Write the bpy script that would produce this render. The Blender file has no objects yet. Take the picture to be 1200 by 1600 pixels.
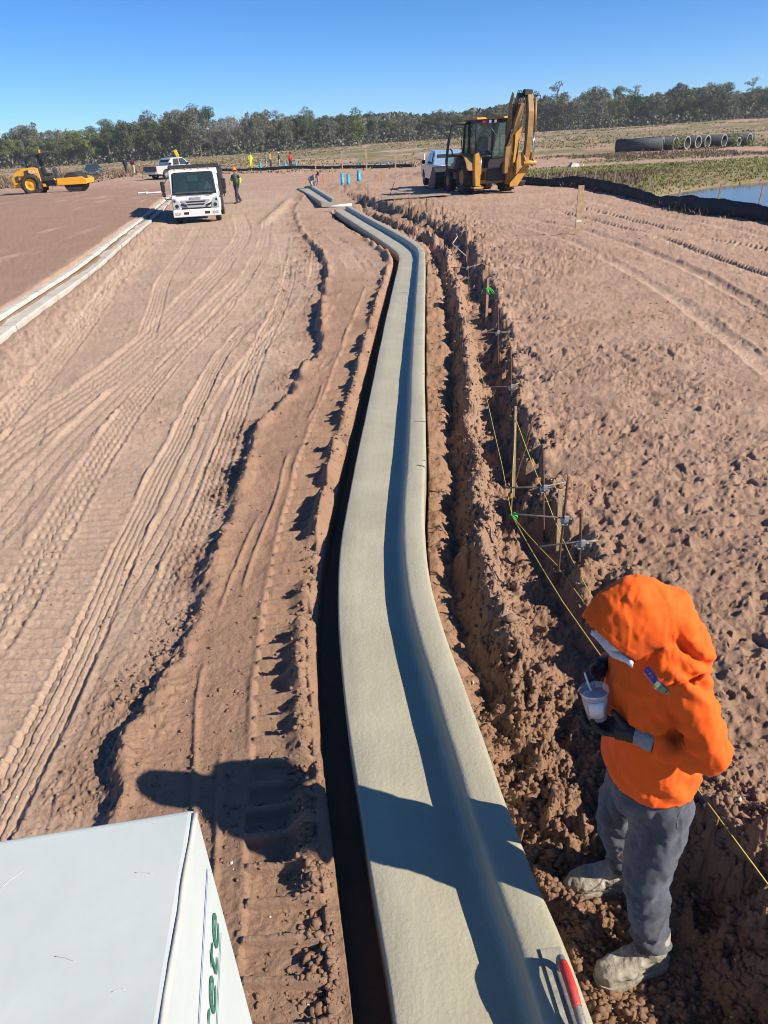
import bpy, bmesh, math, random
import numpy as np
from mathutils import Vector, Matrix
R = math.radians
random.seed(7)
scene = bpy.context.scene
col = scene.collection

# ------------------------------------------------------------------ camera, sky, sun, exposure
CAM_H = 2.65
PITCH = R(26.652); ROLL = R(3.0)
cp, sp = math.cos(PITCH), math.sin(PITCH)
_R = Vector((1, 0, 0)); _U = Vector((0, sp, cp)); _F = Vector((0, cp, -sp))
cx = _R*math.cos(ROLL) - _U*math.sin(ROLL)
cy = _R*math.sin(ROLL) + _U*math.cos(ROLL)
cam_d = bpy.data.cameras.new('camera'); cam = bpy.data.objects.new('camera', cam_d); col.objects.link(cam)
m = Matrix((cx, cy, -_F)).transposed().to_4x4(); m.translation = Vector((0, 0, CAM_H))
cam.matrix_world = m
cam_d.sensor_fit = 'VERTICAL'; cam_d.sensor_height = 36.0; cam_d.lens = 1160/1600*36
cam_d.clip_start = 0.05; cam_d.clip_end = 6000
scene.camera = cam

SUN_EL = R(35.5)
to_sun = Vector((0.92*math.cos(SUN_EL), -0.39*math.cos(SUN_EL), math.sin(SUN_EL))).normalized()
world = bpy.data.worlds.new('World'); scene.world = world; world.use_nodes = True
wn = world.node_tree.nodes; wl = world.node_tree.links
sky = wn.new('ShaderNodeTexSky'); sky.sky_type = 'NISHITA'; sky.sun_disc = False
sky.sun_elevation = SUN_EL; sky.sun_rotation = math.atan2(to_sun.x, to_sun.y)
sky.altitude = 500; sky.air_density = .65; sky.dust_density = 0.3; sky.ozone_density = 8.0
hs = wn.new('ShaderNodeHueSaturation'); hs.inputs['Saturation'].default_value = 1.12; wl.new(sky.outputs[0], hs.inputs['Color'])
wl.new(hs.outputs[0], wn['Background'].inputs[0]); wn['Background'].inputs[1].default_value = 0.104
sun_d = bpy.data.lights.new('sun', 'SUN'); sun_d.energy = 5.0; sun_d.angle = R(0.53); sun_d.color = (1.0, 0.925, 0.79)
sun = bpy.data.objects.new('sun', sun_d); col.objects.link(sun)
sun.rotation_euler = to_sun.to_track_quat('Z', 'Y').to_euler(); sun.location = (20, -10, 30)
scene.view_settings.view_transform = 'Standard'; scene.view_settings.look = 'None'
scene.view_settings.gamma = 1.0; scene.view_settings.use_curve_mapping = False
scene.view_settings.exposure = 0.62
scene.cycles.max_bounces = 5; scene.cycles.diffuse_bounces = 1; scene.cycles.filter_width = 1.0; scene.cycles.transparent_max_bounces = 6

# ------------------------------------------------------------------ helpers
def tag(o, label=None, cat=None, group=None, kind=None):
    if label: o['label'] = label
    if cat: o['category'] = cat
    if group: o['group'] = group
    if kind: o['kind'] = kind
    return o
def empty(name, loc=(0, 0, 0), rz=0, label=None, cat=None, group=None, rot=None):
    o = bpy.data.objects.new(name, None); col.objects.link(o); o.location = loc
    o.rotation_euler = rot if rot else (0, 0, rz)
    o.empty_display_size = 0.2
    return tag(o, label, cat, group)
def copy_tree(o, parent=None):
    c = o.copy(); col.objects.link(c); c.parent = parent
    for ch in list(o.children): copy_tree(ch, c)
    return c
def bas(d):
    d = Vector(d).normalized(); a = Vector((0, 0, 1)) if abs(d.z) < .95 else Vector((1, 0, 0))
    u = d.cross(a).normalized(); return u, d.cross(u).normalized(), d
class MB:
    def __init__(s): s.v = []; s.f = []; s.mi = []; s.sm = []
    def add(s, vs, fs, mi=0, smooth=False):
        b = len(s.v); s.v += [(float(v[0]), float(v[1]), float(v[2])) for v in vs]; s.f += [tuple(i+b for i in f) for f in fs]
        s.mi += [mi]*len(fs); s.sm += [smooth]*len(fs); return s
    def box(s, c, d, rot=None, mi=0, taper=None):
        x, y, z = d[0]/2, d[1]/2, d[2]/2; t = taper or (1, 1)
        vs = [Vector((a*x*(t[0] if k > 0 else 1), b*y*(t[1] if k > 0 else 1), k*z)) for k in (-1, 1) for b in (-1, 1) for a in (-1, 1)]
        if rot is not None:
            M = rot if isinstance(rot, Matrix) else Matrix.Rotation(rot[2], 3, 'Z') @ Matrix.Rotation(rot[1], 3, 'Y') @ Matrix.Rotation(rot[0], 3, 'X')
            vs = [M @ v for v in vs]
        vs = [v+Vector(c) for v in vs]
        return s.add(vs, [(0, 2, 3, 1), (4, 5, 7, 6), (0, 1, 5, 4), (2, 6, 7, 3), (0, 4, 6, 2), (1, 3, 7, 5)], mi)
    def cyl(s, a, b, r0, r1=None, n=12, mi=0, caps=True, smooth=True):
        r1 = r0 if r1 is None else r1; a = Vector(a); b = Vector(b); u, w, d = bas(b-a)
        vs = []
        for p, r in ((a, r0), (b, r1)):
            vs += [p+u*(r*math.cos(2*math.pi*i/n))+w*(r*math.sin(2*math.pi*i/n)) for i in range(n)]
        s.add(vs, [(i, i+n, (i+1) % n+n, (i+1) % n) for i in range(n)], mi, smooth)
        if caps:
            s.add(vs[:n], [tuple(range(n))], mi); s.add(vs[n:], [tuple(reversed(range(n)))], mi)
        return s
    def tube(s, pts, r, n=8, mi=0, smooth=True, caps=True):
        pts = [Vector(p) for p in pts]; k = len(pts); rs = r if isinstance(r, (list, tuple)) else [r]*k
        vs = []; u0 = None
        for i, p in enumerate(pts):
            d = (pts[min(i+1, k-1)]-pts[max(i-1, 0)])
            if d.length < 1e-9: d = Vector((0, 0, 1))
            d.normalize()
            if u0 is None: u, w, _ = bas(d)
            else:
                u = (u0-d*u0.dot(d)).normalized(); w = d.cross(u)
            u0 = u
            vs += [p+u*(rs[i]*math.cos(2*math.pi*j/n))+w*(rs[i]*math.sin(2*math.pi*j/n)) for j in range(n)]
        fs = [(i*n+j, i*n+(j+1) % n, (i+1)*n+(j+1) % n, (i+1)*n+j) for i in range(k-1) for j in range(n)]
        s.add(vs, fs, mi, smooth)
        if caps: s.add(vs[:n], [tuple(reversed(range(n)))], mi); s.add(vs[-n:], [tuple(range(n))], mi)
        return s
    def loft(s, secs, mi=0, smooth=True, caps=True, closed=True):
        n = len(secs[0]); vs = [p for q in secs for p in q]; k = len(secs); m_ = n if closed else n-1
        fs = [(i*n+j, i*n+(j+1) % n, (i+1)*n+(j+1) % n, (i+1)*n+j) for i in range(k-1) for j in range(m_)]
        s.add(vs, fs, mi, smooth)
        if caps: s.add(secs[0], [tuple(reversed(range(n)))], mi); s.add(secs[-1], [tuple(range(n))], mi)
        return s
    def prism(s, poly, o, ux, uy, d, mi=0):
        # polygon (2D) in plane o,ux,uy extruded by vector d (centred)
        o = Vector(o); ux = Vector(ux); uy = Vector(uy); d = Vector(d); n = len(poly)
        a = [o+ux*p[0]+uy*p[1]-d/2 for p in poly]; b = [p+d for p in a]
        return s.add(a+b, [tuple(reversed(range(n))), tuple(range(n, 2*n))]+[(i, (i+1) % n, (i+1) % n+n, i+n) for i in range(n)], mi)
    def ell(s, c, r, n=12, m_=8, mi=0, rot=None):
        c = Vector(c); vs = []; fs = []
        for i in range(m_+1):
            th = math.pi*i/m_
            for j in range(n):
                ph = 2*math.pi*j/n; v = Vector((r[0]*math.sin(th)*math.cos(ph), r[1]*math.sin(th)*math.sin(ph), r[2]*math.cos(th)))
                if rot is not None: v = rot @ v
                vs.append(c+v)
        fs = [(i*n+j, (i+1)*n+j, (i+1)*n+(j+1) % n, i*n+(j+1) % n) for i in range(m_) for j in range(n)]
        return s.add(vs, fs, mi, True)
    def lathe(s, prof, o, axis, n=20, mi=0, smooth=True, closed=False):
        o = Vector(o); u, w, d = bas(axis); k = len(prof); vs = []
        for r, h in prof: vs += [o+d*h+u*(r*math.cos(2*math.pi*j/n))+w*(r*math.sin(2*math.pi*j/n)) for j in range(n)]
        kk = k if closed else k-1
        fs = [(i*n+j, i*n+(j+1) % n, ((i+1) % k)*n+(j+1) % n, ((i+1) % k)*n+j) for i in range(kk) for j in range(n)]
        return s.add(vs, fs, mi, smooth)
    def build(s, name, mats, parent=None, bevel=0, smooth=None, loc=None, seg=2, fix=True):
        me = bpy.data.meshes.new(name); me.from_pydata(s.v, [], s.f)
        for mt in (mats if isinstance(mats, (list, tuple)) else [mats]): me.materials.append(mt)
        me.polygons.foreach_set('material_index', s.mi)
        me.polygons.foreach_set('use_smooth', s.sm if smooth is None else [smooth]*len(s.f))
        me.update()
        if fix:
            bm = bmesh.new(); bm.from_mesh(me); bmesh.ops.remove_doubles(bm, verts=bm.verts, dist=1e-5)
            bmesh.ops.recalc_face_normals(bm, faces=bm.faces); bm.to_mesh(me); bm.free()
        o = bpy.data.objects.new(name, me); col.objects.link(o)
        if parent: o.parent = parent
        if loc: o.location = loc
        if bevel:
            b = o.modifiers.new('bevel', 'BEVEL'); b.width = bevel; b.segments = seg; b.limit_method = 'ANGLE'; b.angle_limit = R(35)
            b.harden_normals = False
        return o

def mat(name, c, rough=.6, metal=0., var=.0, vscale=6., c2=None, bump=0., bscale=40., dirt=0., spec=.5, coat=0., alpha=1., trans=0., detail=6., dcol=(.30, .2, .14), wave=None, ior=1.45):
    mt = bpy.data.materials.new(name); mt.use_nodes = True; nt = mt.node_tree; n = nt.nodes; l = nt.links
    b = n['Principled BSDF']; b.inputs['Roughness'].default_value = rough; b.inputs['Metallic'].default_value = metal
    b.inputs['Specular IOR Level'].default_value = spec; b.inputs['Coat Weight'].default_value = coat; b.inputs['IOR'].default_value = ior
    b.inputs['Alpha'].default_value = alpha; b.inputs['Transmission Weight'].default_value = trans
    b.inputs['Base Color'].default_value = (*c, 1)
    tc = n.new('ShaderNodeTexCoord'); out = None
    if var or c2:
        nz = n.new('ShaderNodeTexNoise'); nz.inputs['Scale'].default_value = vscale; nz.inputs['Detail'].default_value = detail
        nz.inputs['Roughness'].default_value = .65
        l.new(tc.outputs['Object'], nz.inputs['Vector'])
        rp = n.new('ShaderNodeValToRGB'); l.new(nz.outputs['Fac'], rp.inputs[0])
        cc = c2 or tuple(max(0, x*(1-var)) for x in c)
        rp.color_ramp.elements[0].position = .32; rp.color_ramp.elements[1].position = .68
        rp.color_ramp.elements[0].color = (*cc, 1); rp.color_ramp.elements[1].color = (*(c if c2 else tuple(min(1, x*(1+var*.6)) for x in c)), 1)
        out = rp.outputs[0]
    if dirt:
        nz2 = n.new('ShaderNodeTexNoise'); nz2.inputs['Scale'].default_value = 3.2; nz2.inputs['Detail'].default_value = 8; nz2.inputs['Roughness'].default_value = .7
        l.new(tc.outputs['Object'], nz2.inputs['Vector'])
        mr = n.new('ShaderNodeMapRange'); mr.inputs[1].default_value = .62-.3*dirt; mr.inputs[2].default_value = .85-.15*dirt; mr.inputs[4].default_value = min(1, dirt*1.2)
        l.new(nz2.outputs['Fac'], mr.inputs[0])
        mx = n.new('ShaderNodeMix'); mx.data_type = 'RGBA'; l.new(mr.outputs[0], mx.inputs[0])
        if out: l.new(out, mx.inputs[6])
        else: mx.inputs[6].default_value = (*c, 1)
        mx.inputs[7].default_value = (*dcol, 1); out = mx.outputs[2]
    if out: l.new(out, b.inputs['Base Color'])
    if bump:
        nb = n.new('ShaderNodeTexNoise'); nb.inputs['Scale'].default_value = bscale; nb.inputs['Detail'].default_value = 5
        l.new(tc.outputs['Object'], nb.inputs['Vector'])
        bp = n.new('ShaderNodeBump'); bp.inputs['Strength'].default_value = bump; bp.inputs['Distance'].default_value = .01
        l.new(nb.outputs['Fac'], bp.inputs['Height']); l.new(bp.outputs[0], b.inputs['Normal'])
    return mt
def text_mesh(name, s, size, material, parent, matrix, extrude=.002, shear=0., spacing=1.0, bold=0.):
    cu = bpy.data.curves.new(name, 'FONT'); cu.body = s; cu.size = size; cu.extrude = extrude; cu.shear = shear; cu.offset = bold
    cu.space_character = spacing; cu.align_x = 'CENTER'; cu.align_y = 'CENTER'; cu.resolution_u = 3
    to = bpy.data.objects.new(name, cu); col.objects.link(to)
    bpy.context.view_layer.update()
    me = bpy.data.meshes.new_from_object(to.evaluated_get(bpy.context.evaluated_depsgraph_get()))
    bpy.data.objects.remove(to); me.materials.clear(); me.materials.append(material); me.name = name
    o = bpy.data.objects.new(name, me); col.objects.link(o); o.parent = parent; o.matrix_local = matrix
    return o
def frame(o, ux, uy):
    # matrix with local x = ux, local y = uy, origin o
    ux = Vector(ux).normalized(); uy = Vector(uy); uz = ux.cross(uy).normalized(); uy = uz.cross(ux)
    M = Matrix((ux, uy, uz)).transposed().to_4x4(); M.translation = Vector(o); return M

# ---- numpy noise
_T = np.random.RandomState(5).rand(64, 256*256).astype(np.float32)
def _h(ix, iy, s):
    return _T[s % 64][((iy & 255) << 8) | (ix & 255)]
def vn(x, y, s=0):
    x = np.asarray(x, np.float32); y = np.asarray(y, np.float32)
    ix = np.floor(x); iy = np.floor(y); fx = x-ix; fy = y-iy
    fx = fx*fx*(3-2*fx); fy = fy*fy*(3-2*fy); t = _T[s % 64]
    ix = ix.astype(np.int32) & 255; iy = (iy.astype(np.int32) & 255) << 8; i1 = (ix+1) & 255; j1 = (iy+256) & 65535
    a = t[iy | ix]; b = t[iy | i1]; c = t[j1 | ix]; d = t[j1 | i1]
    a = a+(b-a)*fx; c = c+(d-c)*fx
    return (a+(c-a)*fy)*2-1
def fbm(x, y, s=0, o=4, g=.5):
    r = 0; a = 1.
    for i in range(o):
        r = r+a*vn(x, y, s+i*17); ca, sa = .8, .6
        x, y = (x*ca-y*sa)*2.03+11.3, (x*sa+y*ca)*2.03-7.1; a *= g
    return r
def worley(x, y, s=0):
    x = np.asarray(x, np.float32); y = np.asarray(y, np.float32)
    ix = np.floor(x).astype(np.int32); iy = np.floor(y).astype(np.int32); best = np.full(x.shape, 9., np.float32); cell = np.zeros(x.shape, np.float32)
    for dx in (-1, 0, 1):
        for dy in (-1, 0, 1):
            k_ = (((iy+dy) & 255) << 8) | ((ix+dx) & 255)
            px = (ix+dx)+_T[(s+3) % 64][k_]; py = (iy+dy)+_T[(s+9) % 64][k_]
            d = (px-x)**2+(py-y)**2; k = d < best
            best = np.where(k, d, best); cell = np.where(k, _T[(s+21) % 64][k_], cell)
    return np.sqrt(best), cell
def ss(a, b, x):
    t = np.clip((x-a)/(b-a), 0, 1); return t*t*(3-2*t)
def curve(pts):
    # smooth x(y) through (x,y) points, plus arc length table
    p = np.array(sorted(pts, key=lambda q: q[1]), float); y = p[:, 1]; x = p[:, 0]
    yy = np.linspace(y[0], y[-1], 600); t = np.gradient(x, y)
    i = np.clip(np.searchsorted(y, yy)-1, 0, len(y)-2); h = y[i+1]-y[i]; u = (yy-y[i])/h
    xx = (2*u**3-3*u**2+1)*x[i]+(u**3-2*u**2+u)*h*t[i]+(-2*u**3+3*u**2)*x[i+1]+(u**3-u**2)*h*t[i+1]
    arc = np.concatenate([[0], np.cumsum(np.hypot(np.diff(xx), np.diff(yy)))])
    sl = np.gradient(xx, yy)
    def f(Y): return np.interp(Y, yy, xx)
    f.arc = lambda Y: np.interp(Y, yy, arc)
    f.cos = lambda Y: 1/np.sqrt(1+np.interp(Y, yy, sl)**2)
    f.y0 = y[0]; f.y1 = y[-1]; return f
# ------------------------------------------------------------------ terrain: lines of the site (x as a function of y, metres)
GL = curve([(.03, -2), (-.02, .8), (-.055, 1.45), (-.141, 2.1), (-.245, 2.9), (-.327, 3.95), (-.334, 4.6), (-.275, 5.8), (-.131, 7.8), (.124, 11.4), (.393, 15.0), (.62, 18.0), (.70, 19.2), (.69, 20.2), (.55, 21.4), (.25, 23.5), (-.6, 29.0), (-1.45, 34.7), (-1.6, 36)])
GR = curve([(.66, -2), (.625, .8), (.59, 1.36), (.552, 1.66), (.51, 1.89), (.467, 2.19), (.429, 2.56), (.371, 3.06), (.315, 3.52), (.277, 4.09), (.287, 4.7), (.395, 6.1), (.62, 9.4), (.89, 13.0), (1.15, 16.5), (1.33, 19.0), (1.36, 20.0), (1.26, 21.4), (.95, 23.7), (.1, 29.2), (-.78, 35.0), (-.95, 36)])
LEDGE = curve([(-1.5, -3), (-1.42, 1), (-1.405, 2.5), (-1.42, 2.95), (-1.40, 3.4), (-1.34, 4.1), (-1.37, 4.7), (-1.32, 5.5), (-1.35, 7.0), (-1.38, 8.0), (-1.2, 8.7), (-.99, 10.3), (-.98, 13.9), (-1.3, 20.8), (-2.4, 28), (-3.6, 38)])
WIND = curve([(.80, 0), (.78, 2.1), (.76, 2.7), (.74, 3.4), (.73, 3.85), (.745, 4.5), (.77, 5.2), (.88, 6.3), (1.07, 8.2), (1.36, 11.5), (1.70, 16.5), (1.88, 20.0), (1.75, 24), (.9, 29), (0, 35)])
BANK = curve([(1.10, 0), (1.15, 1.3), (1.21, 1.6), (1.22, 1.9), (1.20, 2.2), (1.25, 2.8), (1.34, 3.5), (1.31, 4.4), (1.26, 5.2), (1.33, 6.3), (1.57, 8.3), (1.88, 10.9), (2.22, 14.9), (2.5, 20), (2.35, 25.6), (1.5, 31), (.7, 35), (-.8, 44), (-2.2, 54)])
LC = curve([(-5.9, 4), (-6.5, 10), (-7.12, 14.7), (-7.62, 19.1), (-8.9, 27.5), (-10.2, 36.1), (-12.16, 48.2), (-13.0, 54)])   # left curb, outer (left) edge
FENCE = curve([(12.0, 8), (11.8, 14), (11.3, 18), (10.95, 21.7), (10.6, 25.4), (10.6, 31), (10.5, 35), (10.1, 39.5), (9.5, 42.5), (8.2, 45), (6.5, 48)])
AZ = np.array([-.6, -.36, -.15, 0, .2, .45, .8]); AZZ = np.array([-.2, -.3, .35, 1.25, 2.2, 2.9, 3.3])
POND_Z = -.34
def base_h(x, y, jl=0., jb=0.):
    """large forms only; used to stand things on"""
    x = np.asarray(x, np.float32); y = np.asarray(y, np.float32)
    gl = GL(y); gr = GR(y); le = LEDGE(y)+jl; bk = BANK(y)+jb; lc = LC(y)
    near = 1-ss(36, 44, y)
    z = np.full(np.broadcast(x, y).shape, .02)
    road = -.21+.08*ss(30, 60, y)
    zr = road+(.13)*(1-ss(.0, 1.3, x-(lc+.62)))
    led = (.095*(1-ss(16, 30, y))+.05)*(.45+.55*ss(-.55, .15, fbm(y*.55, y*0+1.7, 36, 2)))
    z = np.where(x < le+.5, zr+(road*0+led-.0)*ss(-.05, .09, x-le), z)
    strip = (zr+led)
    z = np.where(x >= le+.5, strip, z)
    z = np.where(x < lc+.3, np.where(x < lc, .10+.02*(lc-x).clip(0, 6), -.10), z)
    zb = .14+.05*np.sin(y*.35+1)*ss(3, 8, y)
    right = zb-.08*ss(5, 11, x)
    fl = -.135-.05*(1-ss(2.6, 4, y))-.02*ss(.0, .3, x-gr)
    tr = fl+(right-fl)*ss(-.20, .11, x-bk)
    z = np.where(x > gr-.1, np.where(near > 0, tr, right), z)
    trench_on = 1-ss(34.8, 35.6, y)
    z = np.where((x > gl-.14) & (x < gr+.02) & (trench_on > 0), -.30*trench_on+.02*(1-trench_on), z)
    # beyond the works
    fz = np.interp(x/np.maximum(y, 1), AZ, AZZ)*ss(75, 265, y)
    far = .02+.0*x
    k = ss(38, 50, y)
    z = z*(1-k)+far*k
    # left field far: slight dip
    z = z+.32*ss(-9, -20, x)*ss(30, 48, y)*(1-ss(52, 64, y))+.12*ss(-14, -22, x)*ss(50, 60, y)*(1-ss(120, 200, y))
    # pond right of the silt fence
    d = (x-FENCE(y))
    e = np.sqrt(((x-29)/17.5)**2+((y-31)/13)**2)
    z = z-1.3*(1-ss(.86, 1.04, e))*ss(0, 1.5, d)
    z = z-.25*ss(.3, 3, d)*(1-ss(40, 50, y))*(1-ss(.95, 1.35, e))
    # small far pond
    e2 = np.sqrt(((x-1.5)/7.2)**2+((y-112)/8)**2)
    z = z-.7*(1-ss(.7, 1.15, e2))
    return z+fz
TRACKS = [  # points, half width, type, depth, pitch
 ([(-4.26, 7.0), (-4.56, 8.6), (-4.95, 11.3), (-5.6, 15.1), (-6.42, 19.75), (-7.6, 27.2)], .20, 'lug', .03, .16),
 ([(-3.9, 12.6), (-4.33, 15.0), (-5.0, 18.4), (-5.79, 24.4), (-7.16, 33.5)], .17, 'rib', .028, .11),
 ([(-4.3, 5.2), (-4.12, 7.0), (-4.07, 8.0), (-3.86, 11.1), (-3.87, 15.7), (-3.99, 19.3), (-4.4, 27.1), (-6.37, 39.3)], .30, 'rib', .035, .19),
 ([(-3.5, 3.0), (-3.39, 5.7), (-3.43, 7.6), (-3.39, 11.3), (-3.22, 15.1), (-3.14, 19.5), (-4.35, 34.8)], .20, 'fine', .028, .11),
 ([(-2.85, 2.2), (-2.66, 4.06), (-2.82, 5.6), (-3.02, 8.3), (-3.09, 11.2), (-2.99, 13.9), (-3.3, 24)], .17, 'lug', .028, .14),
 ([(-2.1, 1.0), (-2.31, 4.0), (-2.48, 5.6), (-2.67, 8.75), (-2.71, 12.35), (-2.5, 18), (-3.2, 30)], .24, 'cleat', .022, .11),
 ([(-1.95, 1.0), (-2.0, 4.0), (-2.1, 5.2), (-2.2, 7.4), (-2.35, 11.1), (-2.0, 17.0), (-2.83, 25.2)], .12, 'rib', .03, .08),
 ([(-1.62, 2.0), (-1.56, 3.9), (-1.60, 5.15), (-1.64, 6.7), (-1.80, 11.0), (-1.85, 15.4), (-2.3, 24)], .14, 'lug', .035, .10),
 ([(-2.4, 1.0), (-2.6, 3.0), (-3.9, 7.5), (-4.9, 11), (-5.0, 14)], .22, 'cleat', .016, .15),
 ([(-1.75, 1.5), (-1.9, 4.0), (-1.85, 6.0), (-1.95, 9.5), (-1.4, 15.5), (-1.75, 26)], .13, 'fine', .028, .07),
 ([(-.42, 0), (-.44, 1.5), (-.52, 2.26), (-.66, 3.64), (-.70, 4.83), (-.64, 6.74), (-.50, 8.83), (-.30, 11.5), (.0, 16.8), (-.30, 20.5), (-1.4, 27)], .155, 'cleat', .042, .165),
 ([(-1.5, 8.8), (-.95, 10.0), (-.66, 12), (-.45, 15), (-.35, 18), (-.9, 23)], .22, 'cleat', .022, .12),
 ([(8.8, 12), (8.65, 15.5), (8.63, 16.8), (8.25, 18.3), (8.09, 21.0), (7.98, 26.4), (7.49, 32.8)], .13, 'teeth', .07, .30),
 ([(7.2, 9), (7.22, 12.8), (7.24, 13.9), (7.18, 15.85), (7.13, 19.2), (6.98, 23.7), (6.53, 30.75)], .13, 'teeth', .08, .32),
 ([(5.6, 8), (5.79, 10.2), (5.86, 11.1), (6.21, 15.0), (6.08, 18.65), (5.85, 21.25), (5.09, 28.2)], .17, 'rut', .06, .2),
 ([(9.9, 12), (9.7, 18), (9.3, 24), (8.7, 33)], .2, 'rut', .05, .2),
 ([(4.3, 7), (4.9, 12), (5.0, 18), (4.3, 26)], .16, 'rut', .03, .2),
]
TRK = [(curve(p), w, ty, d, pt) for p, w, ty, d, pt in TRACKS]
def jitter(x, y):
    return (.055*fbm(y*.9, y*0+3., 5, 3)+.04*fbm(x*3.5, y*3.5, 6, 3)+.02*fbm(x*14, y*14, 7, 3, .7),
            .05*fbm(y*1.2, y*0+8., 8, 3)+.07*fbm(x*3.3, y*3.3, 9, 4, .6)+.02*fbm(x*13, y*13, 10, 2))
def detail_h(x, y):
    """fine relief added to base_h; returns dz and masks"""
    gl = GL(y); gr = GR(y); jl, jb = jitter(x, y); le = LEDGE(y)+jl; bk = BANK(y)+jb; lc = LC(y); wd = WIND(y)
    far = ss(42, 60, y); onroad = ss(.7, 1.3, x-(lc+.62))*(1-ss(-.15, 0, x-le))*(1-far)
    dz = np.zeros_like(x); clod = np.zeros_like(x); tread = np.zeros_like(x)
    n1 = fbm(x*.55, y*.55, 1, 4); n2 = fbm(x*2.1, y*2.1, 2, 4); n3 = fbm(x*9, y*9, 3, 4, .55); n4 = fbm(x*30, y*30, 4, 3, .6)
    dz += .025*n1+.010*n2+.005*n3+.0028*n4
    right = ss(.0, .25, x-bk)*(1-far)
    left = 1-ss(-.2, .1, x-lc)
    dz += (1-far)*(x > lc+1)*(.035*np.exp(-((x-le-.06)/.09)**2)*(1+1.2*n2))
    # clods fallen below the ledge
    cl = np.exp(-((x-le+.16)/.2)**2)*(1-far)*ss(-.25, .35, n2+.35*n1)
    wx = .05*fbm(x*16, y*16, 28, 3, .6); wy = .05*fbm(x*16, y*16, 29, 3, .6)
    w1, c1 = worley((x+wx)*9, (y+wy)*9, 31); w2, c2 = worley((x+wx*.6)*22, (y+wy*.6)*22, 41); w3, c3 = worley(x*50, y*50, 47)
    def dome(w, c, r0): r = r0*(.25+.75*c); return np.clip(r*r-w*w, 0, 1)/(r+.02)*1.05+.25*np.sqrt(np.clip(r*r*.5-w*w, 0, 1))
    lump = dome(w1, c1, .62)*.062+dome(w2, c2, .68)*.034+dome(w3, c3, .7)*.013
    lump = lump*(.75+.45*n4)+.006*np.abs(n4)
    dz += cl*lump*.55; clod = np.maximum(clod, cl)
    # transverse crumbs on road
    pat = ss(.15, .75, fbm(x*.8, y*.5, 77, 3))*onroad
    # tracks
    for k, (f, w, ty, d, pt) in enumerate(TRK):
        on = (y > f.y0) & (y < f.y1)
        if not on.any(): continue
        s = (x-f(y))*f.cos(y); t = f.arc(y); a = np.abs(s)/w
        m = on*(1-ss(.92, 1.06, a+.05*n3))*ss(0, 1.2, y-f.y0)*(1-ss(-3, 0, y-f.y1))
        fade = ss(-.75, .0, fbm(x*.35+k*9, y*.35, 90+k, 3))*.75+.25
        ridge = on*np.exp(-((a-1.12)/.13)**2)*d*.55*(1+.8*n2)*ss(0, 1.2, y-f.y0)*(1-ss(-3, 0, y-f.y1))
        if ty == 'lug':
            ph = np.where(s > 0, t/pt, t/pt+.5); l1 = ss(.1, .5, np.cos(ph*2*np.pi)); l2 = ss(-.2, .4, np.cos(s/w*2.5*2*np.pi))
            q = -.35-.9*l1*l2
        elif ty == 'fine':
            l1 = ss(.0, .5, np.cos(t/pt*2*np.pi)); l2 = ss(-.1, .4, np.cos(s/w*1.5*2*np.pi+.6))
            q = -.5-.5*l1*l2-.35*ss(.6, .9, np.cos(s/w*3*np.pi))
        elif ty == 'rib':
            q = -.45-.55*ss(.45, .85, np.cos(s/w*2.5*2*np.pi+.4*np.sin(t*.7)+.3*np.sin(t/pt*2*np.pi)))
        elif ty == 'cleat':
            q = -.35+1.1*(ss(.55, .98, np.cos((t+.05*s/w*pt)/pt*2*np.pi))-.25)
        elif ty == 'teeth':
            q = -.45-.0*a-.75*ss(.1, .5, np.cos(t/pt*2*np.pi))*ss(.0, .25, -s/w)*(1-ss(.8, 1, a))-.25*ss(.1, .3, s/w)
        else: q = -.9*np.cos(np.clip(a, 0, 1)*np.pi/2)
        dz += m*d*q*fade*(.62 if y.shape and k < 10 else 1.)+ridge*fade*.45; tread = np.maximum(tread, m*fade)
        dz -= m*.006*n2
    dz += pat*(1-tread)*(.014*np.clip(n3, -.2, 1)+lump*.10)
    # slope below the left curb: rough
    sl = ss(.62, .75, x-lc)*(1-ss(1.3, 2.0, x-lc))*(1-far); dz += sl*(.02*n3+lump*.18)
    # ridge of crumbs along the trench lip
    k = np.exp(-((x-(gl-.235))/.07)**2)*(1-ss(20, 30, y)); br = ss(-.7, .3, fbm(y*2.2, y*0, 61, 4, .65))
    dz += k*br*(.105+.04*n2+lump*.35); clod = np.maximum(clod, k*.55*br)
    smooth_band = np.exp(-((x-(gl-.62))/.2)**2)*0
    for off, sd in ((.66, 63), (.80, 64)):   # float ridges on the graded strip
        dz += .018*np.exp(-((x-(gl-off+.05*fbm(y*.5, y*0, sd, 2)))/.016)**2)*ss(-.2, .2, fbm(y*.8, y*0+2, sd+1, 2))*(1-ss(9, 12, y))
    # right of the curb
    zone = ss(.0, .12, x-gr)*(1-far)*(1-ss(-.05, .08, x-bk))
    wn_ = fbm(y*1.1, y*0+.3, 66, 3); wr = wd+.06*wn_
    ht = (.15+.05*fbm(y*.8, y*0, 67, 2))*(.25+.75*ss(2.6, 4.4, y))*(1-ss(30, 35, y))
    wnd = np.exp(-(np.abs(x-wr)/(.085*(1+.35*n2))).clip(0, 4)**2.2)
    dz += zone*wnd*ht*(1+.25*n2)
    cz = np.clip(np.exp(-((x-wr+.02)/.20)**2), 0, 1)*(1-far); dz += cz*(.022*n3+.010*n4)
    dz += cz*lump*(.8+.5*ss(3, 8, y)); clod = np.maximum(clod, cz*.85)
    rut = np.exp(-((x-(wr-.20))/.075)**2)*zone*ss(2.5, 3.6, y)
    dz -= rut*.085
    dz += zone*(lump*.30*ss(-.2, .5, n2)+.02*n3+.014*n2)
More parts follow.
